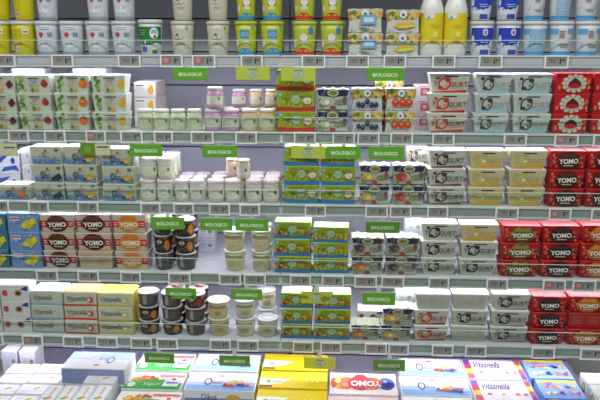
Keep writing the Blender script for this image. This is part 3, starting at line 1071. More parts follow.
# key: builder, description, short name, category, object name, default depth
DESIGNS = {
    'tub_yellow': (tub((206, 194, 20), 'yellow'), 'bright yellow yogurt tub with white lid', 'yellow tubs', 'tub', 'yogurt_tub'),
    'tub_heart': (tub((208, 212, 220), 'heart'), 'white yogurt tub with red heart', 'white heart tubs', 'tub', 'yogurt_tub'),
    'tub_green': (tub((206, 210, 210), 'green'), 'green and white yogurt tub', 'green tub', 'tub', 'yogurt_tub'),
    'tub_cream': (tub((206, 200, 184), 'cream', (204, 200, 188)), 'plain cream yogurt tub with grey print', 'cream tubs', 'tub', 'yogurt_tub'),
    'tub_cream_pink': (tub((206, 200, 184), 'cream', (204, 200, 188), (206, 120, 110)), 'cream yogurt tub with pink print', 'cream tubs', 'tub', 'yogurt_tub'),
    'tub_limeblue': (tub((188, 194, 46), 'limeblue', (180, 190, 70)), 'lime yogurt tub with blue foot and logo', 'lime-blue tubs', 'tub', 'yogurt_tub'),
    'tub_limeblue_bowl': (tub((188, 194, 46), 'limeblue', (180, 190, 70), 'bowl'), 'lime tub with blue foot and bowl picture', 'lime-blue tubs', 'tub', 'yogurt_tub'),
    'tub_limered': (tub((188, 194, 60), 'limered', (186, 194, 90), 'bowl'), 'lime yogurt tub with red foot', 'lime-red tubs', 'tub', 'yogurt_tub'),
    'tub_blue': (tub((206, 212, 226), 'blue', (206, 206, 200)), 'royal blue and white yogurt tub', 'blue tubs', 'tub', 'yogurt_tub'),
    'tub_sky': (tub((208, 212, 216), 'sky', (206, 210, 214)), 'white yogurt tub with pale blue bands', 'pale blue tubs', 'tub', 'yogurt_tub'),
    'tub_sky_panel': (tub((208, 212, 216), 'sky', (206, 210, 214), 'panel'), 'white tub with pale blue text panel', 'pale blue tubs', 'tub', 'yogurt_tub'),
    'bottle': (bottle, 'white drinking-yogurt bottle with yellow label', 'yellow-label bottles', 'bottle', 'yogurt_bottle'),
    'bow_label': (scallop_pack((206, 190, 120), (206, 208, 200), 'label', (60, 130, 120), 'bow'), 'pale fruit twin pack with blue square', 'fruit twin packs', 'yogurt pack', 'yogurt_twin_pack'),
    'bow_banana': (scallop_pack((206, 184, 120), (206, 206, 196), 'banana', (120, 80, 160), 'bow'), 'pale twin pack with yellow bananas', 'banana twin packs', 'yogurt pack', 'yogurt_twin_pack'),
    'bow_blue': (scallop_pack((176, 176, 80), (206, 202, 206), 'blue', (80, 120, 160), 'bow'), 'twin pack with blueberries', 'blueberry twin packs', 'yogurt pack', 'yogurt_twin_pack'),
    'bow_red': (scallop_pack((176, 176, 80), (206, 206, 196), 'red', (80, 120, 160), 'bow'), 'twin pack with red fruit', 'red fruit twin packs', 'yogurt pack', 'yogurt_twin_pack'),
    'fc_berry': (fruit_carton('berry'), 'white leaf-print carton with dark berries', 'berry cartons', 'carton', 'yogurt_carton'),
    'fc_straw': (fruit_carton('strawberry'), 'white leaf-print carton with strawberry', 'strawberry cartons', 'carton', 'yogurt_carton'),
    'fc_orange': (fruit_carton('orange'), 'white leaf-print carton with orange fruit', 'orange fruit cartons', 'carton', 'yogurt_carton'),
    'fc_pear': (fruit_carton('pear'), 'white leaf-print carton with yellow pear', 'pear cartons', 'carton', 'yogurt_carton'),
    'white_pear': (plain_carton((190, 180, 172), (222, 160, 60), None, 'pear'), 'small white carton with orange pear', 'small pear cartons', 'carton', 'yogurt_carton'),  # shade on the carton sides is put into the brownish body colour
    'white_back': (plain_carton((204, 200, 212), (120, 170, 90), WHITE, 'side'), 'plain white carton', 'white cartons', 'carton', 'yogurt_carton'),
    'white_green': (plain_carton((214, 216, 212), (96, 150, 60), WHITE, 'green'), 'upright white carton with green ovals', 'green-oval cartons', 'carton', 'yogurt_carton'),
    'white_pink': (plain_carton((220, 206, 214), (206, 80, 100), None, 'pink'), 'narrow white carton with pink squares', 'pink cartons', 'carton', 'yogurt_carton'),
    'white_wave': (plain_carton((220, 222, 232), (60, 90, 190), None, 'wave'), 'white carton with blue waves', 'blue wave cartons', 'carton', 'yogurt_carton'),
    'blue_lemon': (plain_carton((112, 146, 196), (200, 200, 60), (196, 216, 240), 'lemon'), 'light blue carton with lemons', 'light blue cartons', 'carton', 'yogurt_carton'),
    'teal_lemon': (plain_carton((60, 120, 140), (200, 200, 60), (150, 206, 220), 'lemon'), 'teal carton with lemons', 'teal cartons', 'carton', 'yogurt_carton'),
    'white_dots': (plain_carton((214, 214, 206), (190, 150, 130), (236, 226, 232), 'dots'), 'white carton with red fruits and blue flag', 'fruit-dot cartons', 'carton', 'yogurt_carton'),
    'yog_red': (yog_carton((150, 70, 60), (196, 56, 40), (186, 40, 34)), 'white lettered carton with red fruit ring', 'red-ring cartons', 'carton', 'yogurt_carton'),
    'yog_teal': (yog_carton((150, 170, 160), (64, 64, 50), (150, 190, 196), (190, 200, 192), False, .14), 'pale carton with black vanilla ring', 'pale teal cartons', 'carton', 'yogurt_carton'),
    'yog_brown': (yog_carton((110, 100, 90), (84, 46, 36), (120, 70, 44)), 'white lettered carton with brown coffee ring', 'brown-ring cartons', 'carton', 'yogurt_carton'),
    'yog_gold': (yog_carton((206, 180, 90), (206, 180, 84), (216, 160, 40), (200, 192, 152), False, .12), 'cream lettered carton with gold band', 'gold-band cartons', 'carton', 'yogurt_carton'),
    'yog_black': (yog_carton((96, 98, 92), (44, 44, 46), None), 'white lettered carton with black ring', 'black-ring cartons', 'carton', 'yogurt_carton'),
    'yog_blackband': (yog_carton((96, 98, 92), (50, 42, 40), (70, 60, 52), (190, 192, 176), False, .05), 'white lettered carton with black berries', 'black-berry cartons', 'carton', 'yogurt_carton'),
    'yog_blank': (yog_carton(GREY, GREY, None, (184, 190, 170), True), 'white carton turned to its plain back', 'plain-back cartons', 'carton', 'yogurt_carton'),
    'yomo_choc': (yomo_carton((184, 18, 18), (58, 30, 26), (96, 44, 34)), 'red carton with dark brown medallion', 'red-brown cartons', 'carton', 'yogurt_carton'),
    'yomo_black': (yomo_carton((184, 18, 18), (36, 30, 28), (72, 46, 36)), 'red carton with black medallion', 'red-black cartons', 'carton', 'yogurt_carton'),
    'yomo_gold': (yomo_carton((184, 18, 18), (110, 96, 36), (150, 140, 60)), 'red carton with olive gold medallion', 'red-gold cartons', 'carton', 'yogurt_carton'),
    'yomo_orange': (yomo_carton((184, 18, 18), (196, 110, 36), (222, 150, 50)), 'red carton with orange medallion', 'red-orange cartons', 'carton', 'yogurt_carton'),
    'yomo_redback': (yomo_carton((180, 24, 22), GREY, GREY, True), 'red carton turned to its plain back', 'red plain-back cartons', 'carton', 'yogurt_carton'),
    'yomo_white': (yomo_carton((196, 184, 164), (70, 30, 24), (110, 50, 36), False, True), 'white and red carton with brown medallion', 'white-red cartons', 'carton', 'yogurt_carton'),
    'yomo_whiteorange': (yomo_carton((196, 184, 164), (216, 150, 36), (226, 120, 40), False, True), 'white and red carton with orange medallion', 'white-orange cartons', 'carton', 'yogurt_carton'),
    'yomo_back': (yomo_carton((194, 178, 150), GREY, GREY, True), 'beige carton turned to its printed back', 'beige cartons', 'carton', 'yogurt_carton'),
    'red_circle': (red_circle_pack, 'red carton with white lace badge', 'lace-badge cartons', 'carton', 'yogurt_carton'),
    'oik_orange': (creamy_carton('orange'), 'cream and blue carton with orange', 'cream-blue cartons', 'carton', 'yogurt_carton'),
    'oik_black': (creamy_carton('blackberry'), 'cream and blue carton with blackberries', 'blackberry cartons', 'carton', 'yogurt_carton'),
    'oik_yellow': (creamy_carton('yellow'), 'cream and blue carton with yellow fruit', 'yellow-fruit cartons', 'carton', 'yogurt_carton'),
    'oik_blank': (creamy_carton('yellow', NAVY, True), 'cream and blue carton turned back', 'cream-blue cartons', 'carton', 'yogurt_carton'),
    'lime_red': (lime_carton((196, 44, 34), 'bowl'), 'lime carton with red band and bowl', 'lime-red cartons', 'carton', 'yogurt_carton'),
    'lime_bowl': (lime_carton((50, 120, 180), 'bowl'), 'lime carton with blue band and bowl', 'lime-blue cartons', 'carton', 'yogurt_carton'),
    'lime_banana': (lime_carton((50, 120, 180), 'banana'), 'lime carton with blue band and bananas', 'banana cartons', 'carton', 'yogurt_carton'),
    'lime_fruit': (lime_carton((50, 120, 180), 'fruit'), 'lime carton with blue band and fruit', 'lime fruit cartons', 'carton', 'yogurt_carton'),
    'navy_yellow': (scallop_pack(NAVY, (190, 194, 174), (206, 170, 70), GREEN), 'scalloped navy-topped pack with yellow fruit', 'navy-topped packs', 'yogurt pack', 'yogurt_twin_pack'),
    'navy_red': (scallop_pack(NAVY, (190, 194, 174), (180, 50, 40), GREEN), 'scalloped navy-topped pack with red fruit', 'navy-topped packs', 'yogurt pack', 'yogurt_twin_pack'),
    'navy_plain': (scallop_pack(NAVY, (190, 198, 184), (186, 198, 166), GREEN), 'scalloped navy-topped pack without fruit picture', 'navy-topped packs', 'yogurt pack', 'yogurt_twin_pack'),
    'navy_purple': (scallop_pack((60, 50, 66), (190, 194, 174), (76, 60, 56), GREEN), 'scalloped dark-topped pack with purple figs', 'fig packs', 'yogurt pack', 'yogurt_twin_pack'),
    'navy_orange': (scallop_pack((60, 50, 60), (190, 194, 174), (206, 110, 50), GREEN), 'scalloped dark-topped pack with orange fruit', 'orange fruit packs', 'yogurt pack', 'yogurt_twin_pack'),
    'snel_blue': (snella_carton((110, 176, 206), None, (196, 226, 240)), 'cream script carton with pale blue top', 'blue-top script cartons', 'carton', 'yogurt_carton'),
    'snel_red': (snella_carton((206, 60, 50), (196, 50, 44), (236, 140, 90)), 'cream script carton with orange-red top', 'orange-top script cartons', 'carton', 'yogurt_carton'),
    'snel_yellow': (snella_carton((206, 180, 60), (206, 186, 80), (236, 222, 60)), 'cream script carton with yellow top', 'yellow-top script cartons', 'carton', 'yogurt_carton'),
    'jar_green': (jar((196, 200, 170), (186, 198, 160), (216, 218, 206)), 'pale green yogurt jar', 'green jars', 'jar', 'yogurt_jar'),
    'jar_pink': (jar((190, 142, 172), (196, 204, 180), (220, 214, 214)), 'pink yogurt jar with pale label', 'pink jars', 'jar', 'yogurt_jar'),
    'jar_tan': (jar((196, 176, 130), (190, 200, 170), (220, 216, 206)), 'tan yogurt jar with pale label', 'tan jars', 'jar', 'yogurt_jar'),
    'jar_brown': (jar((206, 186, 150), (206, 200, 190), (224, 222, 216), (110, 70, 50)), 'cream yogurt jar with brown print', 'cream jars', 'jar', 'yogurt_jar'),
    'jar_white': (jar((206, 206, 190), (214, 220, 196), (228, 224, 222), None, True), 'white yogurt jar with paper lid', 'white jars', 'jar', 'yogurt_jar'),
    'jar_white_pink': (jar((206, 200, 186), (216, 220, 200), (228, 214, 216), (140, 90, 60), True), 'white yogurt jar with pinkish lid', 'pink-lid jars', 'jar', 'yogurt_jar'),
    'cup_dark': (cup((38, 34, 32), 'dark', (206, 202, 200), (206, 120, 30), ((214, 208, 196), (206, 140, 40), (120, 70, 40))), 'black dessert cup with orange print', 'black cups', 'cup', 'dessert_cup'),
    'cup_dark_red': (cup((44, 36, 34), 'dark', (206, 202, 200), (150, 50, 40), ((200, 190, 180), (150, 40, 40), (60, 40, 36))), 'black dessert cup with red print', 'black cups', 'cup', 'dessert_cup'),
    'cup_grey': (cup((84, 80, 74), 'grey', (200, 200, 196)), 'dark grey dessert cup turned to its back', 'grey cups', 'cup', 'dessert_cup'),
    'cup_cream': (cup((206, 200, 166), 'cream', (232, 230, 222), None), 'cream yogurt cup with white lid', 'cream cups', 'cup', 'yogurt_cup'),
    'cup_cream_gold': (cup((206, 200, 160), 'cream', (232, 222, 190), (196, 150, 60), ((236, 226, 196), (226, 212, 170), (230, 220, 190))), 'cream yogurt cup with golden fruit', 'golden cups', 'cup', 'yogurt_cup'),
    'cup_cream_silver': (cup((206, 206, 186), 'cream', (206, 208, 214), (150, 170, 120), ((196, 198, 206), (216, 218, 222), (180, 184, 190))), 'cream yogurt cup with silvery lid', 'silver-lid cups', 'cup', 'yogurt_cup'),
    'flat_oikos': (flat_pack((236, 238, 244), 'oikos'), 'flat white and blue multipack with fruit', 'white-blue multipacks', 'multipack', 'yogurt_multipack'),
    'flat_oikos_turned': (flat_pack((236, 236, 244), 'oikos_turned'), 'flat white and blue multipack lying upside down', 'upside-down multipack', 'multipack', 'yogurt_multipack'),
    'flat_meadow': (flat_pack((234, 232, 230), 'meadow'), 'flat green and white multipack with fruit', 'green multipacks', 'multipack', 'yogurt_multipack'),
    'flat_yellow': (flat_pack((236, 206, 12), 'yellow'), 'flat bright yellow multipack', 'yellow multipacks', 'multipack', 'yogurt_multipack'),
    'flat_yomo': (flat_pack((240, 232, 232), 'yomo'), 'flat white multipack with red medallion and fruit', 'red-medallion multipack', 'multipack', 'yogurt_multipack'),
    'flat_pink': (flat_pack((238, 206, 206), 'pink'), 'flat pale pink multipack', 'pink multipack', 'multipack', 'yogurt_multipack'),
    'flat_snella': (flat_pack((240, 232, 238), 'snella'), 'flat white multipack with coloured border', 'border multipacks', 'multipack', 'yogurt_multipack'),
    'flat_blue': (flat_pack((130, 166, 232), 'blue'), 'flat sky blue multipack with fruit print', 'blue multipacks', 'multipack', 'yogurt_multipack'),
    'flat_plain': (flat_pack((232, 232, 238), 'plain'), 'small white pack with orange mark', 'small white packs', 'multipack', 'yogurt_multipack'),
    'flat_strip': (flat_pack((232, 232, 238), 'strip'), 'long white striped pack with orange mark', 'striped packs', 'multipack', 'yogurt_multipack'),
}

CACHE = {}
ITEMS = []


def place(key, w, h, d, loc, rz, row, col_x, tier, ntier, behind=0, px=0.0):
    b, desc, short, cat, name = DESIGNS[key]
    ck = (key, round(w, 3), round(h, 3), round(d, 3))
    if ck not in CACHE:
        CACHE[ck] = b(w, h, d)
    o = empty(name, loc, rz)
    for nm, me in CACHE[ck]:
        link(nm, me, o)
    o['category'] = cat
    ITEMS.append(dict(o=o, key=key, desc=desc, short=short, row=row, x=col_x, tier=tier, n=ntier, behind=behind))
    return o


# ------------------------------------------------------------------ the cooler
SHELF_Z = [1.549, 1.267, 0.996, 0.727, 0.471]
LIP_Y = [0.0, 0.0, -0.03, -0.06, -0.10]
DECK_Z = 0.13
DECK_Y = -0.52
BACK_Y = 0.50
RAIL_H = 0.043
SEAM_X = at(281, 140, 0.0)[0]
BAY_W = 1.30
BAYS = [(SEAM_X - BAY_W, SEAM_X - 0.002), (SEAM_X + 0.002, SEAM_X + BAY_W)]

M_PANEL = mat((194, 194, 206), .5, .04, name='painted_metal')
M_SHELF = mat((206, 208, 216), .4, .03, name='white_metal')
M_RAIL = mat((204, 214, 210), .35, .03, name='rail_plastic')
M_INSERT = mat((140, 156, 146), .3, .05, name='rail_insert')
M_RAIL1 = mat((206, 210, 214), .35, .03, name='rail_plastic')
M_INSERT1 = mat((186, 190, 196), .3, .05, name='rail_insert')
M_DARK = mat((44, 44, 48), .6, .05, name='dark_gap')
M_LED = emit('led_diffuser', LED_COLOR, LED_STRENGTH)
M_GUARD = acrylic('clear_acrylic', (0.985, 0.998, 0.99), 0.006)
M_EDGE_GLINT = mat((214, 224, 218), .2, .03, name='edge_glint')  # light caught by clear acrylic edges, painted as an opaque pale colour
M_DECK = mat((204, 204, 220), .5, .04, name='deck_metal')


def bx(name, parent, org, x0, x1, y0, y1, z0, z1, m, bevel=0.0):
    return link(name, box_mesh(name, x0 - org[0], x1 - org[0], y0 - org[1], y1 - org[1], z0 - org[2], z1 - org[2], m, bevel), parent)


for bi, (bx0, bx1) in enumerate(BAYS):
    org = ((bx0 + bx1) / 2, 0.0, 0.0)
    c = empty('display_cooler', org)
    c['label'] = ['open refrigerated cooler bay left of the rail joint, five shelves over a deck',
                  'open refrigerated cooler bay right of the rail joint, five shelves over a deck'][bi]
    c['category'] = 'display cooler'
    c['group'] = 'cooler bays'
    # back panels, one above the other with a shadow gap between
    zs = [DECK_Z, .32, .471, .60, .727, .865, .996, 1.13, 1.267, 1.405, 1.549, 1.69, 1.94]
    for a_, b_ in zip(zs[:-1], zs[1:]):
        bx('back_panel', c, org, bx0, bx1, BACK_Y, BACK_Y + .02, a_ + .003, b_ - .003, M_PANEL, .001)
    bx('back_frame', c, org, bx0, bx1, BACK_Y + .02, BACK_Y + .05, .05, 1.95, M_DARK)
    for i in range(5):
        z, y = SHELF_Z[i], LIP_Y[i]
        s = bx('shelf', c, org, bx0, bx1, y + .012, BACK_Y - .001, z - .016, z - .003, M_SHELF, .001)
        # price rail: channel with top and bottom lips round a recessed strip
        bm = bmesh.new()
        for (ya, yb, za, zb) in ((y, y + .012, z - .006, z), (y, y + .012, z - RAIL_H, z - RAIL_H + .006),
                                 (y + .006, y + .012, z - RAIL_H + .006, z - .006)):
            box_bm(bm, bx0 - org[0], bx1 - org[0], ya, yb, za, zb)
        link('price_rail', bm_mesh('price_rail', bm, [M_RAIL1 if i == 0 else M_RAIL]), s)
        bx('rail_insert', s, org, bx0 + .004, bx1 - .004, y + .0035, y + .006, z - RAIL_H + .0085, z - .0085, M_INSERT1 if i == 0 else M_INSERT)
        # acrylic guard on the front edge
        gh = .052
        bx('front_guard', s, org, bx0 + .006, bx1 - .006, y + .014, y + .0165, z - .003, z + gh, M_GUARD)
        bx('guard_edge_glint', s, org, bx0 + .006, bx1 - .006, y + .0138, y + .0167, z + gh, z + gh + .0022, M_EDGE_GLINT)  # pale strip painting the bright line along the guard top
        # lamp strip under the shelf front, behind the rail
        bx('lamp_housing', s, org, bx0 + .02, bx1 - .02, y + .04, y + .076, z - .034, z - .016, M_SHELF)
        bx('led_strip', s, org, bx0 + .03, bx1 - .03, y + .048, y + .070, z - .037, z - .034, M_LED)
        # brackets at the bay ends
        for xb in (bx0 + .004, bx1 - .010):
            bx('bracket', s, org, xb, xb + .006, .135, BACK_Y - .002, z - .06, z - .016, M_SHELF)
    # acrylic dividers standing on the third shelf between the jars
    if bi == 0:
        sh3 = [o for o in c.children if o.name.startswith('shelf')][2]
        for px, dh in ((172.8, .078), (205, .125), (243, .078)):
            X = at(px, 190, LIP_Y[2] + .03)[0]
            bx('divider', sh3, org, X - .0012, X + .0012, LIP_Y[2] + .02, .25, SHELF_Z[2] - .003, SHELF_Z[2] + dh, M_GUARD)
            bx('divider_edge_glint', sh3, org, X - .0013, X + .0013, LIP_Y[2] + .018, LIP_Y[2] + .02, SHELF_Z[2] - .003, SHELF_Z[2] + dh, M_EDGE_GLINT)  # painted bright line on the divider's front edge
    # deck with ribs running front to back
    bm = bmesh.new()
    box_bm(bm, bx0 - org[0], bx1 - org[0], DECK_Y, BACK_Y - .002, DECK_Z - .03, DECK_Z - .003)
    x = bx0 + .006
    while x < bx1 - .014:
        box_bm(bm, x - org[0], x + .0145 - org[0], DECK_Y, BACK_Y - .002, DECK_Z - .003, DECK_Z)
        x += .018
    link('deck', bm_mesh('deck', bm, [M_DECK]), c)
    bx('front_bumper', c, org, bx0, bx1, DECK_Y - .05, DECK_Y - .002, .03, DECK_Z + .08, M_SHELF, .008)
    bx('plinth', c, org, bx0, bx1, DECK_Y + .04, BACK_Y, 0.0, DECK_Z - .032, M_DARK)
    bx('shading_hood', c, org, bx0, bx1, -.02, BACK_Y + .05, 1.95, 2.03, M_SHELF, .004)  # unseen hood, added to keep the back of the top shelf dark

fl = link('floor', box_mesh('floor', -4, 4, -5, 1.2, -.05, 0, mat((176, 172, 164), .3, .1, name='floor_tiles')))
fl['kind'] = 'structure'
wl = link('wall_back', box_mesh('wall_back', -4, 4, .62, .7, 0, 3.2, mat((190, 190, 190), .6, .04)))
wl['kind'] = 'structure'

# ------------------------------------------------------------------ stocking the shelves


def stack(row, x0, x1, ytop, keys, d=None, dy=0.0, behind=0, shrink=.972, yf0=.022, base=0.0, z0=None, jitter=1.6, like_front=False):
    """keys bottom to top; x0, x1, ytop are the front outline in the frame; dy = set back from the shelf front"""
    if isinstance(keys, str):
        keys = [keys]
    yf = LIP_Y[row - 1] + yf0 + dy
    zs = SHELF_Z[row - 1] - .0024 if z0 is None else z0
    yr = yf - dy if like_front else yf
    zt = at((x0 + x1) / 2, ytop, yr)[1]
    n = len(keys)
    h = (zt - zs) / n
    ym = ytop + 20
    X0, X1 = at(x0, ym, yr)[0], at(x1, ym, yr)[0]
    w = (X1 - X0) * shrink
    nm = DESIGNS[keys[0]][4]
    for t, k in enumerate(keys):
        dd = d
        if dd is None:
            dd = w if nm in ('yogurt_tub', 'yogurt_jar', 'dessert_cup', 'yogurt_cup', 'yogurt_bottle') else .078
        rnd = nm in ('yogurt_tub', 'yogurt_jar', 'dessert_cup', 'yogurt_cup', 'yogurt_bottle')
        rz = math.radians(random.uniform(-1, 1) * (9 if rnd else jitter))
        ox = 0 if rnd else random.uniform(-.002, .002)
        place(k, w, h * .992, dd, ((X0 + X1) / 2 + ox, yf + dd / 2 + (0 if rnd else random.uniform(0.001, .006)), zs + t * h), rz,
              row, (x0 + x1) / 2, t, n, behind)
    return h


# --- top shelf: large tubs two high (the upper ones run out of the frame)
H1 = .122


def tubs(x0, x1, lo, up=None, ux=None, ytop=20.5, back=None):
    stack(1, x0, x1, ytop, lo)
    if up:
        a_, b_ = ux or (x0 + .8, x1 - 1.2)
        yf = LIP_Y[0] + .022
        X0, X1 = at(a_, 8, yf)[0], at(b_, 8, yf)[0]
        zt = at((x0 + x1) / 2, ytop, yf)[1] + .0004
        w = (X1 - X0) * .985
        place(up, w, H1, w, ((X0 + X1) / 2, yf + w / 2 + .004, zt + .0006), math.radians(random.uniform(-8, 8)), 1, (x0 + x1) / 2, 1, 2)
    if back:
        stack(1, x0 + 3.5, x1 + 1.5, ytop + .6, back, dy=.13, behind=1)


tubs(-19, 6.5, 'tub_yellow', 'tub_yellow')
tubs(6.5, 31.5, 'tub_yellow', 'tub_yellow', back='tub_yellow')
tubs(31, 55, 'tub_heart', 'tub_heart')
tubs(55.5, 80.5, 'tub_heart', back='tub_yellow')
tubs(81.5, 107, 'tub_heart', 'tub_heart')
tubs(107.5, 133.5, 'tub_heart', 'tub_heart')
tubs(135, 160.5, 'tub_green', ytop=19)
tubs(168, 192.5, 'tub_cream', 'tub_cream', back='tub_limeblue')
tubs(204, 228.5, 'tub_cream', 'tub_cream_pink')
tubs(233, 256.5, 'tub_limeblue', 'tub_limeblue_bowl', back='tub_limeblue')
tubs(258.5, 284, 'tub_limeblue', 'tub_limeblue_bowl', back='tub_limeblue')
tubs(291, 317, 'tub_limered', 'tub_limered', back='tub_limered')
tubs(319, 344.5, 'tub_limered', 'tub_limered', back='tub_limered')
stack(1, 347.5, 384, 8, ['bow_label', 'bow_label'])
stack(1, 385.5, 421, 9, ['bow_banana', 'bow_banana'])
stack(1, 421.5, 446, -18, 'bottle')
stack(1, 446, 470.5, -18, 'bottle')
tubs(470.5, 496.5, 'tub_blue', 'tub_blue')
tubs(497, 524, 'tub_blue', 'tub_blue')
tubs(524, 550.5, 'tub_sky_panel', 'tub_sky')
tubs(551, 577, 'tub_sky', 'tub_sky_panel')
tubs(577.5, 604, 'tub_sky', 'tub_sky')

# --- second shelf
for x0, x1, k in ((-19, 15.5, 'fc_berry'), (16, 51, 'fc_straw'), (53.5, 88.5, 'fc_orange'), (90, 126, 'fc_pear')):
    stack(2, x0, x1, 75, [k] * 3)
stack(2, 12, 45, 68.5, ['white_back'] * 4, dy=.10, behind=1)
stack(2, 72, 106, 68.5, ['white_back'] * 4, dy=.10, behind=1)
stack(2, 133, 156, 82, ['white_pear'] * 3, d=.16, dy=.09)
for x0, x1, k in ((136, 152, 'jar_green'), (152.5, 168.5, 'jar_green'), (169, 185, 'jar_green'), (185.5, 201.5, 'jar_green'),
                  (203, 221, 'jar_pink'), (221.5, 239.5, 'jar_pink'), (240, 257.5, 'jar_tan'), (258, 275.5, 'jar_tan')):
    stack(2, x0, x1, 109.5, k)


def upper(row, x0, x1, ytop, ybot, key, dy=.0):
    yf = LIP_Y[row - 1] + .022 + dy
    zt, zb = at((x0 + x1) / 2, ytop, yf)[1], at((x0 + x1) / 2, ybot, yf)[1]
    X0, X1 = at(x0, ytop, yf)[0], at(x1, ytop, yf)[0]
    w = (X1 - X0) * .985
    place(key, w, zt - zb, w, ((X0 + X1) / 2, yf + w / 2, zb), math.radians(random.uniform(-12, 12)), row, (x0 + x1) / 2, 1, 2)


upper(2, 205, 222, 87.5, 109.0, 'jar_pink')
for x0, x1, k in ((222.5, 236, 'jar_pink'), (237, 251, 'jar_pink'), (252, 266, 'jar_brown'), (267, 280, 'jar_brown')):
    stack(2, x0, x1, 107.5, k, dy=.085, behind=1)
for x0, x1, k in ((230.5, 245, 'jar_pink'), (248, 262, 'jar_brown'), (264, 278, 'jar_brown')):
    yf = LIP_Y[1] + .022 + .085
    zt = at(x0, 107.5, yf)[1]
    X0, X1 = at(x0, 95, yf)[0], at(x1, 95, yf)[0]
    w = (X1 - X0) * .98
    place(k, w, at(x0, 89.5, yf)[1] - zt - .0005, w, ((X0 + X1) / 2, yf + w / 2 + .001, zt + .0004), random.uniform(-.2, .2), 2, (x0 + x1) / 2, 1, 2, 1)
stack(2, 276.5, 316, 70, ['lime_red'] * 3)
stack(2, 316.5, 349.5, 88, ['navy_plain'] * 2)
stack(2, 351, 384, 88, ['bow_blue'] * 2)
stack(2, 384.5, 416.5, 88, ['bow_red'] * 2)
stack(2, 374, 404, 79, ['bow_red'] * 2, dy=.09, behind=1)
stack(2, 413, 430, 85, ['white_pink'] * 3, dy=.09, behind=1)
stack(2, 428, 471, 73.5, ['yog_red'] * 3)
stack(2, 474, 512, 74, ['yog_teal'] * 3)
stack(2, 513, 554, 74, ['yog_teal'] * 3)
stack(2, 555, 592, 73, ['red_circle'] * 3)
stack(2, 593.5, 631, 73, ['red_circle'] * 3)

# --- third shelf
stack(3, -3, 30, 185, 'oik_orange')
stack(3, -12, 20, 152, ['white_wave'] * 2, dy=.085, behind=1)
stack(3, 21, 30, 149, ['white_back'] * 3, dy=.085, behind=1)
stack(3, 30.5, 62.5, 147, ['oik_black', 'oik_black', 'oik_blank'])
stack(3, 63.5, 97, 147, ['oik_yellow'] * 3)
stack(3, 101, 135, 149, ['oik_yellow'] * 3)
JX = [(139, 155.5), (155.5, 172), (173.5, 188.5), (188.5, 203.5), (206.5, 224), (224, 241.5), (244.5, 262), (262, 279.5)]
for i, (a_, b_) in enumerate(JX):
    k = 'jar_white' if i < 2 else 'jar_white_pink'
    for r in range(3):
        stack(3, a_, b_, 180 if i < 2 else 180.5, k, dy=.066 * r, behind=r, like_front=True)


def on_top(row, x0, x1, ytop, ybase, key, dy):
    """a jar of the upper layer, its foot on the lids of the layer below"""
    yf = LIP_Y[row - 1] + .022 + dy
    zb = at(x0, ybase, LIP_Y[row - 1] + .022)[1] + .0006
    yr = LIP_Y[row - 1] + .022
    zt = at(x0, ytop, yr)[1]
    X0, X1 = at(x0, (ytop + ybase) / 2, yr)[0], at(x1, (ytop + ybase) / 2, yr)[0]
    w = (X1 - X0) * .985
    place(key, w, zt - zb, w, ((X0 + X1) / 2, yf + w / 2, zb), random.uniform(-.3, .3), row, (x0 + x1) / 2, 1, 2, round(dy / .066))


for a_, b_ in ((139.5, 155.5), (156, 172)):
    for r in range(3):
        on_top(3, a_, b_, 158.5, 180, 'jar_white', .066 * r + .001)
on_top(3, 222, 234.5, 162, 180.5, 'jar_brown', .068)
on_top(3, 235, 249, 161, 180.5, 'jar_brown', .02)

stack(3, 283, 319.5, 147, ['lime_bowl'] * 3)
stack(3, 320.5, 356.5, 148, ['lime_bowl'] * 3)
stack(3, 359, 391, 164.5, ['navy_yellow'] * 2)
stack(3, 391.5, 425, 164.5, ['navy_red'] * 2)
stack(3, 405, 428, 147.5, ['yog_brown'] * 3, dy=.10, behind=1)
stack(3, 427, 467, 150.5, ['yog_brown'] * 3)
stack(3, 468.5, 507, 151, ['yog_gold'] * 3)
stack(3, 508, 548, 151, ['yog_gold'] * 3)
stack(3, 549.5, 586, 151, ['yomo_choc'] * 3)
stack(3, 587, 624, 151, ['yomo_choc'] * 3)

# --- fourth shelf
stack(4, -24, 7, 214, ['teal_lemon'] * 3)
stack(4, 7.5, 39, 214, ['blue_lemon'] * 3)
stack(4, 40, 74, 215, ['yomo_white'] * 3)
stack(4, 75, 111, 215, ['yomo_back', 'yomo_white', 'yomo_white'])
stack(4, 112, 147, 215, ['yomo_whiteorange'] * 3)
stack(4, 150.5, 171, 219, ['cup_grey', 'cup_dark', 'cup_grey'])
stack(4, 172, 194.5, 221, ['cup_grey', 'cup_dark', 'cup_dark'])
stack(4, 155, 175, 215, ['cup_dark'] * 3, dy=.10, behind=1)
stack(4, 177, 197, 215, ['cup_dark'] * 3, dy=.10, behind=1)
stack(4, 197, 214, 226, ['white_back'] * 2, dy=.24, behind=1)
stack(4, 221.5, 245, 232, ['cup_cream'] * 2)
stack(4, 250, 271, 232, ['cup_cream'] * 2)
stack(4, 252, 272, 226, ['cup_cream'] * 2, dy=.09, behind=1)
stack(4, 273.5, 311, 222.5, ['lime_fruit'] * 3)
stack(4, 312.5, 349, 227.5, ['lime_banana'] * 3)
stack(4, 350.5, 384, 237, ['navy_orange', 'navy_purple'])
stack(4, 384.5, 419, 237, ['navy_purple', 'navy_purple'])
stack(4, 404, 422, 220, ['white_back'] * 3, dy=.10, behind=1)
stack(4, 420.5, 458.5, 224, ['yog_black'] * 3)
stack(4, 459.5, 499, 225, ['yog_black', 'yog_black', 'yog_gold'])
stack(4, 501.5, 541, 226, ['yomo_gold'] * 3)
stack(4, 542, 580, 226, ['yomo_black'] * 3)
stack(4, 581, 620, 226, ['yomo_orange'] * 3)

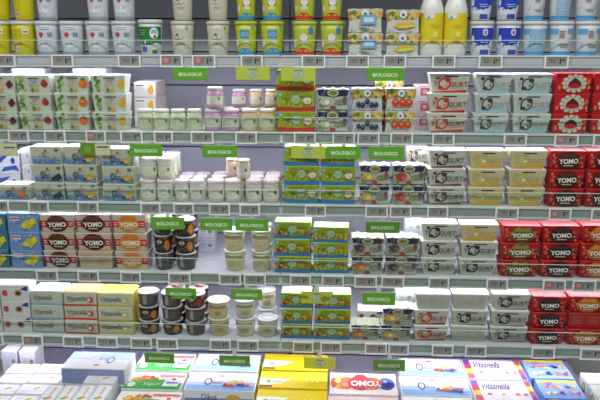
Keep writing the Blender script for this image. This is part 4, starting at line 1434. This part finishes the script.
# --- fifth shelf
stack(5, -26, 0, 285, ['white_dots'] * 3)
stack(5, 0.5, 29.5, 285.5, ['white_dots'] * 3)
stack(5, 31, 63, 291.5, ['snel_blue'] * 3, d=.1)
stack(5, 63.5, 97, 292.5, ['snel_red'] * 3, d=.1)
stack(5, 97.5, 133, 293.5, ['snel_yellow'] * 3, d=.1)
stack(5, 135, 157.5, 294, ['cup_dark', 'cup_dark', 'cup_grey'])
stack(5, 158.5, 181, 295, ['cup_dark', 'cup_grey', 'cup_grey'])
stack(5, 182, 204.5, 296, ['cup_grey', 'cup_grey', 'cup_dark_red'])
stack(5, 164, 185, 290, ['cup_dark_red'] * 3, dy=.10, behind=1)
stack(5, 187, 208, 290, ['cup_dark_red'] * 3, dy=.10, behind=1)
stack(5, 205.5, 229, 303, ['cup_cream_gold'] * 2)
stack(5, 232.5, 255, 302, ['cup_cream_silver'] * 2)
stack(5, 255.5, 278, 321, ['cup_cream_silver'])
stack(5, 256, 276, 292, ['cup_cream_silver'] * 2, dy=.10, behind=1)
stack(5, 280.5, 312.5, 294, ['lime_fruit'] * 3)
stack(5, 313.5, 351, 295, ['lime_fruit'] * 3)
stack(5, 350.5, 380.5, 325, ['navy_orange'])
stack(5, 357, 383, 311, ['white_dots'] * 2, dy=.09, behind=1)
stack(5, 381, 413, 308, ['navy_yellow', 'navy_yellow'])
stack(5, 395, 414, 291, ['white_back'] * 3, dy=.10, behind=1)
stack(5, 413.5, 450.5, 294.5, ['yog_red', 'yog_red', 'yog_blank'])
stack(5, 451.5, 490, 295, ['yog_blank', 'yog_blackband', 'yog_blank'])
stack(5, 491, 530.5, 295, ['yog_blackband'] * 3)
stack(5, 531.5, 567, 297, ['yomo_black'] * 3)
stack(5, 568, 606, 297, ['yomo_orange', 'yomo_redback', 'yomo_orange'])

# --- bottom deck: flat multipacks stacked, top faces in view
FLAT_H = .066


def flat(key, x0, x1, yf, yb, n=3, hb=FLAT_H, shrink=.985, pos=None):
    zt = DECK_Z + n * hb
    X0, Y0 = on_z(x0, yf, zt)
    X1, _ = on_z(x1, yf, zt)
    _, Y1 = on_z((x0 + x1) / 2, yb, zt)
    _, Yc = on_z((x0 + x1) / 2, yf, zt)
    w, d = (X1 - X0) * shrink, (Y1 - Yc) * .955
    for t in range(n):
        place(key, w, hb * .994, d, ((X0 + X1) / 2, (Yc + Y1) / 2, DECK_Z + t * hb + .0008), math.radians(random.uniform(-.12, .12)),
              6, (x0 + x1) / 2 + .001 * yf, t, n, 0, yf)
        ITEMS[-1]['pos'] = pos


for q, (yf, yb, xs) in enumerate(((373, 363.5, ((4, 33), (34, 60))), (383, 374, ((-5, 26), (27, 58))), (394, 384, ((-16, 13), (14, 42))), (405, 395, ((-28, 4), (5, 34))))):
    for side, (x0, x1) in zip(('left', 'right'), xs):
        flat('flat_plain', x0, x1, yf, yb, n=2, hb=.085, pos='%s row %s' % (('rearmost', 'second', 'third', 'front')[q], side))
flat('flat_oikos_turned', 59, 125.5, 369, 351.5, n=4)
flat('flat_plain', 82, 114, 383, 374.8, n=3, hb=.078, pos='before the upside-down multipack')
for i in range(4):
    flat('flat_strip', 34 + 17 * i, 50.5 + 17 * i, 403, 384.5, n=3, hb=.077)
for pos, (yf, yb, x0, x1) in zip(('back', 'middle', 'front'), ((371, 353, 132.5, 190), (390, 372, 119.5, 180.5), (410, 391, 109, 176))):
    flat('flat_meadow', x0, x1, yf, yb, pos=pos)
for pos, (yf, yb, x0, x1) in zip(('left column back', 'left column front'), ((371, 354, 191, 258), (391, 372.5, 182, 255))):
    flat('flat_oikos', x0, x1, yf, yb, pos=pos)
for pos, (yf, yb, x0, x1) in zip(('back', 'middle', 'front'), ((370.5, 354, 261, 328), (388.5, 371.5, 257, 327.5), (408, 389.5, 253, 327))):
    flat('flat_yellow', x0, x1, yf, yb, pos=pos)
flat('flat_yomo', 329, 399, 395, 373)
flat('flat_pink', 327, 402, 417, 396)
for pos, (yf, yb, x0, x1) in zip(('right column back', 'right column middle', 'right column front'), ((376, 358.5, 401, 466), (396, 377, 401.5, 473), (418, 397, 404, 480))):
    flat('flat_oikos', x0, x1, yf, yb, pos=pos)
for pos, (yf, yb, x0, x1) in zip(('back', 'front'), ((380, 360, 468, 529), (402, 381, 476, 541))):
    flat('flat_snella', x0, x1, yf, yb, pos=pos)
for pos, (yf, yb, x0, x1) in zip(('back', 'middle', 'front'), ((379, 360, 531, 575), (399, 380, 545, 588), (421, 400, 560, 603))):
    flat('flat_blue', x0, x1, yf, yb, pos=pos)


def upright(px0, px1, ytop, key, Y, n, hb, d=.09):
    X0, X1 = at(px0, ytop + 10, Y)[0], at(px1, ytop + 10, Y)[0]
    w = (X1 - X0) * .98
    for t in range(n):
        place(key, w, hb * .99, d, ((X0 + X1) / 2, Y + d / 2, DECK_Z + .0006 + t * hb), 0, 6, (px0 + px1) / 2, t, n, 1)


upright(1, 17, 347, 'white_back', .02, 2, .105)
upright(19, 35, 347, 'white_back', .02, 2, .105)
UX = on_z(578, 379, DECK_Z + .198)[0]
for k, Yf in enumerate((-.36, -.265, -.17)):
    for t in range(3):
        place('white_green', .105, .0755, .09, (UX + .054, Yf + .045, DECK_Z + .0006 + t * .0765), 0, 6, 590 - 8 * k, t, 3, 0)
        ITEMS[-1]['pos'] = ('front', 'middle', 'back')[k]

# ------------------------------------------------------------------ price tags clipped on the rails
SHELF_NAME = {1: 'top shelf', 2: 'second shelf', 3: 'third shelf', 4: 'fourth shelf', 5: 'fifth shelf', 6: 'bottom deck'}
TAGS = {
    1: [(-6, 16), (52, 74), (118.5, 141), (160.5, 183), (192, 216), (241, 263), (301, 326), (346, 369), (383.5, 406), (432, 455), (478.5, 502), (544, 568)],
    2: [(8.5, 29), (44.5, 65.5), (86, 106), (120.5, 142.5), (154, 173), (190.5, 214), (235.5, 257), (294, 316), (332.5, 355), (357.5, 379.5), (390.5, 413),
        (432.5, 454.5), (504, 527), (554, 579.5), (593.5, 615)],
    3: [(-12, 9), (28.5, 49), (77.5, 98.5), (140.5, 160.5), (173.5, 194), (209, 230), (239.5, 260), (305, 326), (365.5, 388), (390, 411.5), (427.5, 448.5),
        (496, 519), (549.5, 572), (592, 614)],
    4: [(36.5, 58), (78, 99), (120.5, 141), (168, 191), (219, 241), (244, 266), (290, 311), (322, 344), (354.5, 377), (381.5, 404.5), (429, 449.5),
        (487, 508.5), (543.5, 566.5), (573.5, 597)],
    5: [(-17, 4), (23, 43.5), (63.5, 84), (97, 118), (131, 152), (157, 178), (210, 231), (237.5, 258.5), (293, 313.5), (320.5, 341.5), (365, 387), (388.5, 409),
        (432, 453.5), (465.5, 486.5), (532, 555.5), (581, 604)],
}
PROMO = {(1, 3), (1, 4), (2, 2), (2, 13), (3, 12), (4, 12), (4, 13), (5, 1)}
M_FRAME = mat((240, 242, 240), .4, .02)
M_LCD = mat((150, 152, 146), .3, .03)
TAG_CACHE = {}
ORD = ['first', 'second', 'third', 'fourth', 'fifth', 'sixth', 'seventh', 'eighth', 'ninth', 'tenth', 'eleventh', 'twelfth', 'thirteenth', 'fourteenth',
       'fifteenth', 'sixteenth', 'seventeenth', 'eighteenth', 'nineteenth', 'twentieth']


def nearest(row, px):
    best = min((i for i in ITEMS if i['row'] == row and not i['behind']), key=lambda i: abs(i['x'] - px))
    return best['short']


def tag_meshes(w, h, cents, promo):
    key = (round(w, 3), cents, promo)
    if key in TAG_CACHE:
        return TAG_CACHE[key]
    bm = bmesh.new()
    t = .0052
    for b in ((-w / 2, w / 2, 0, t), (-w / 2, w / 2, h - t, h), (-w / 2, -w / 2 + t, t, h - t), (w / 2 - t, w / 2, t, h - t)):
        box_bm(bm, b[0], b[1], -.009, 0, b[2], b[3])
    fr = bm_mesh('frame', bm, [M_FRAME])
    sc_ = box_mesh('screen', -w / 2 + t, w / 2 - t, -.006, -.0005, t, h - t, M_LCD)
    a = Art(lambda u, v, e: (u, -.006 - e, v))
    a.text('1', w * .16, h * .52, w * .055, h * .4, (36, 36, 36), 0, .04)
    a.text(cents, w * .28, h * .6, w * .12, h * .22, (36, 36, 36), 0, .02)
    a.part('small_print')
    a.lines(-w * .16, h * .68, w * .36, 3, h * .12, (106, 106, 104), .0018)
    if promo:
        a.part('red_flash')
        a.rect(-w * .4, h * .3, -w * .1, h * .75, (186, 120, 116))
        a.lines(-w * .24, h * .62, w * .2, 2, h * .16, (226, 206, 200), .002)
    TAG_CACHE[key] = [('frame', fr), ('screen', sc_)] + a.meshes()
    return TAG_CACHE[key]


CENTS = ['19', '69', '99', '39', '59', '49']
for row, tl in TAGS.items():
    z, y = SHELF_Z[row - 1], LIP_Y[row - 1]
    for i, (x0, x1) in enumerate(tl):
        X0 = at(x0, 60 + (row - 1) * 70, y)[0]
        X1 = at(x1, 60 + (row - 1) * 70, y)[0]
        w, h = min(.086, max(.072, X1 - X0)), .0455
        o = empty('price_tag', ((X0 + X1) / 2, y - .0004, z - RAIL_H - .0015 + random.uniform(-.0006, .0006)), 0)
        for nm, me in tag_meshes(w, h, CENTS[(i * 5 + row) % 6], (row, i) in PROMO):
            link(nm, me, o)
        o['category'] = 'price tag'
        o['group'] = 'price tags on the shelf rails'
        o['label'] = '%s price tag under %s, %s from left on %s' % ('grey and red' if (row, i) in PROMO else 'white-framed grey', nearest(row, (x0 + x1) / 2), ORD[i], SHELF_NAME[row])

# ------------------------------------------------------------------ hanging shelf signs
SIGNS = [  # row below, x0, x1, y0, y1, kind
    (2, 173, 207.5, 67.5, 80, 'g'), (2, 235.5, 270, 66.5, 80, 'l'), (2, 281, 315.5, 67.5, 81, 'l'), (2, 367, 403.5, 68, 81, 'g'),
    (3, -14, 18, 143.5, 156, 'o'), (3, 79.5, 111, 143, 155.5, 'o'), (3, 129, 162.5, 144, 156.5, 'g'), (3, 202, 237, 145.5, 157.5, 'g'),
    (3, 291, 325.5, 146, 158.5, 'l'), (3, 326, 361, 146, 159, 'g'), (3, 369, 403.5, 146.5, 159.5, 'g'),
    (4, 151, 184.5, 217, 229.5, 'g'), (4, 200, 232.5, 218, 230.5, 'g'), (4, 235, 268.5, 219, 231, 'g'), (4, 366, 399.5, 221.5, 233, 'd'),
    (5, 165, 196.5, 288, 299, 'g'), (5, 231, 262.5, 289, 300, 'g'), (5, 301, 333, 291.5, 303.5, 'l'), (5, 362.5, 395, 292.5, 305, 'g'),
    (6, 144, 174.5, 353, 363, 'd'), (6, 219, 250, 355.5, 366, 'd'), (6, 304, 335.5, 357.5, 369, 'l'), (6, 373.5, 405, 359.5, 371, 'd'),
]
KINDS = {'g': ((104, 172, 44), 'green sign reading BIOLOGICO'), 'd': ((90, 142, 44), 'darker green sign reading BIOLOGICO'),
         'l': ((190, 204, 80), 'lime sign with blue oval logo'), 'o': ((110, 146, 40), 'olive and cream sign')}
seen = {}
for row, x0, x1, y0, y1, k in SIGNS:
    up = row - 2
    Y = LIP_Y[up] - .014
    X0, zt = at(x0, y0, Y)
    X1, zb = at(x1, y1, Y)
    zt, zb = at((x0 + x1) / 2, y0, Y)[1], at((x0 + x1) / 2, y1, Y)[1]
    w, h = X1 - X0, zt - zb
    colr, desc = KINDS[k]
    o = empty('shelf_sign', ((X0 + X1) / 2, Y, zb), math.radians(random.uniform(-1.2, 1.2)))
    link('plate', box_mesh('plate', -w / 2, w / 2, 0, .002, 0, h, mat(colr, .3, .04), .0005), o)
    clip_top = SHELF_Z[up] - RAIL_H + .002
    if clip_top > zt:
        link('clip', box_mesh('clip', -.008, .008, .0022, .0042, h * .6, clip_top - zb, mat((206, 214, 206), .3, .02)), o)
    else:
        link('clip', box_mesh('clip', -.008, .008, .0022, .0130, h - .014, h - .002, mat((206, 214, 206), .3, .02)), o)
    a = Art(lambda u, v, e: (u, -e, v))
    if k in 'gd':
        a.text('BIOLOGICO', 0, h * .46, w * .68, h * .28, (236, 246, 226) if k == 'g' else (214, 230, 190), 0, .03)
        a.part('sign_edge')
        a.rect(-w * .49, h * .93, w * .49, h * .985, (130, 190, 80))
    elif k == 'l':
        a.part('logo')
        a.ell(0, h * .5, w * .15, h * .4, (120, 180, 196), 0, 16)
        a.ell(0, h * .5, w * .13, h * .33, (206, 216, 120), 0, 16)
        for q in (-.06, 0, .06):
            a.ring(w * q, h * .45, w * .032, h * .22, w * .012, (60, 110, 190), 10)
        a.rect(-w * .12, h * .72, w * .12, h * .8, (90, 120, 160))
    else:
        a.part('cream_panel')
        a.rect(0 if x0 > 0 else -w * .1, h * .03, w * .49, h * .97, (206, 208, 170))
        a.rect(w * .06, h * .62, w * .42, h * .74, (90, 90, 70))
        a.part('leaf_print')
        a.ell(-w * .25, h * .5, w * .12, h * .3, (130, 166, 50), .5)
    for nm, me in a.meshes():
        link(nm, me, o)
    o['category'] = 'sign'
    o['group'] = 'signs hanging from the shelf rails'
    seen.setdefault((row, k), []).append((o, (x0 + x1) / 2, desc))
for (row, k), lst in seen.items():
    lst.sort(key=lambda t: t[1])
    for i, (o, px, desc) in enumerate(lst):
        pos = '' if len(lst) == 1 else (', leftmost' if i == 0 else (', rightmost' if i == len(lst) - 1 else ', %s from left' % ORD[i]))
        o['label'] = '%s hanging over %s on %s%s' % (desc, nearest(row, px), SHELF_NAME[row], pos)

# ------------------------------------------------------------------ labels that single each pack out
cols = {}
for it in ITEMS:
    cols.setdefault((it['row'], it['desc'], it['behind']), set()).add(round(it['x'], 2))
used = {}
for it in ITEMS:
    xs = sorted(cols[(it['row'], it['desc'], it['behind'])])
    i, n = xs.index(round(it['x'], 2)), len(xs)
    if n == 1:
        cp = ''
    elif n == 2:
        cp = ('left', 'right')[i]
    elif i == 0:
        cp = 'leftmost'
    elif i == n - 1:
        cp = 'rightmost'
    else:
        cp = ORD[i] + ' from left'
    if it.get('pos'):
        cp = it['pos']
    tp = ''
    if it['n'] == 2:
        tp = ('lower', 'upper')[it['tier']] + ' layer'
    elif it['n'] == 3:
        tp = ('bottom', 'middle', 'top')[it['tier']] + ' layer'
    elif it['n'] > 3:
        tp = ('bottom layer', 'second layer', 'third layer', 'top layer')[it['tier']]
    if it['behind'] == 1:
        tp = (tp + ' behind front row').strip()
    elif it['behind'] > 1:
        tp = (tp + ' in rearmost row').strip()
    lab = ', '.join(s for s in (it['desc'], tp, cp) if s) + ', ' + SHELF_NAME[it['row']]
    used[lab] = used.get(lab, 0) + 1
    it['o']['label'] = lab
    it['o']['group'] = '%s on the %s' % (it['short'], SHELF_NAME[it['row']])
print('PACKS', len(ITEMS), 'duplicate labels', [k for k, v in used.items() if v > 1], 'longest', max(len(k.split()) for k in used))
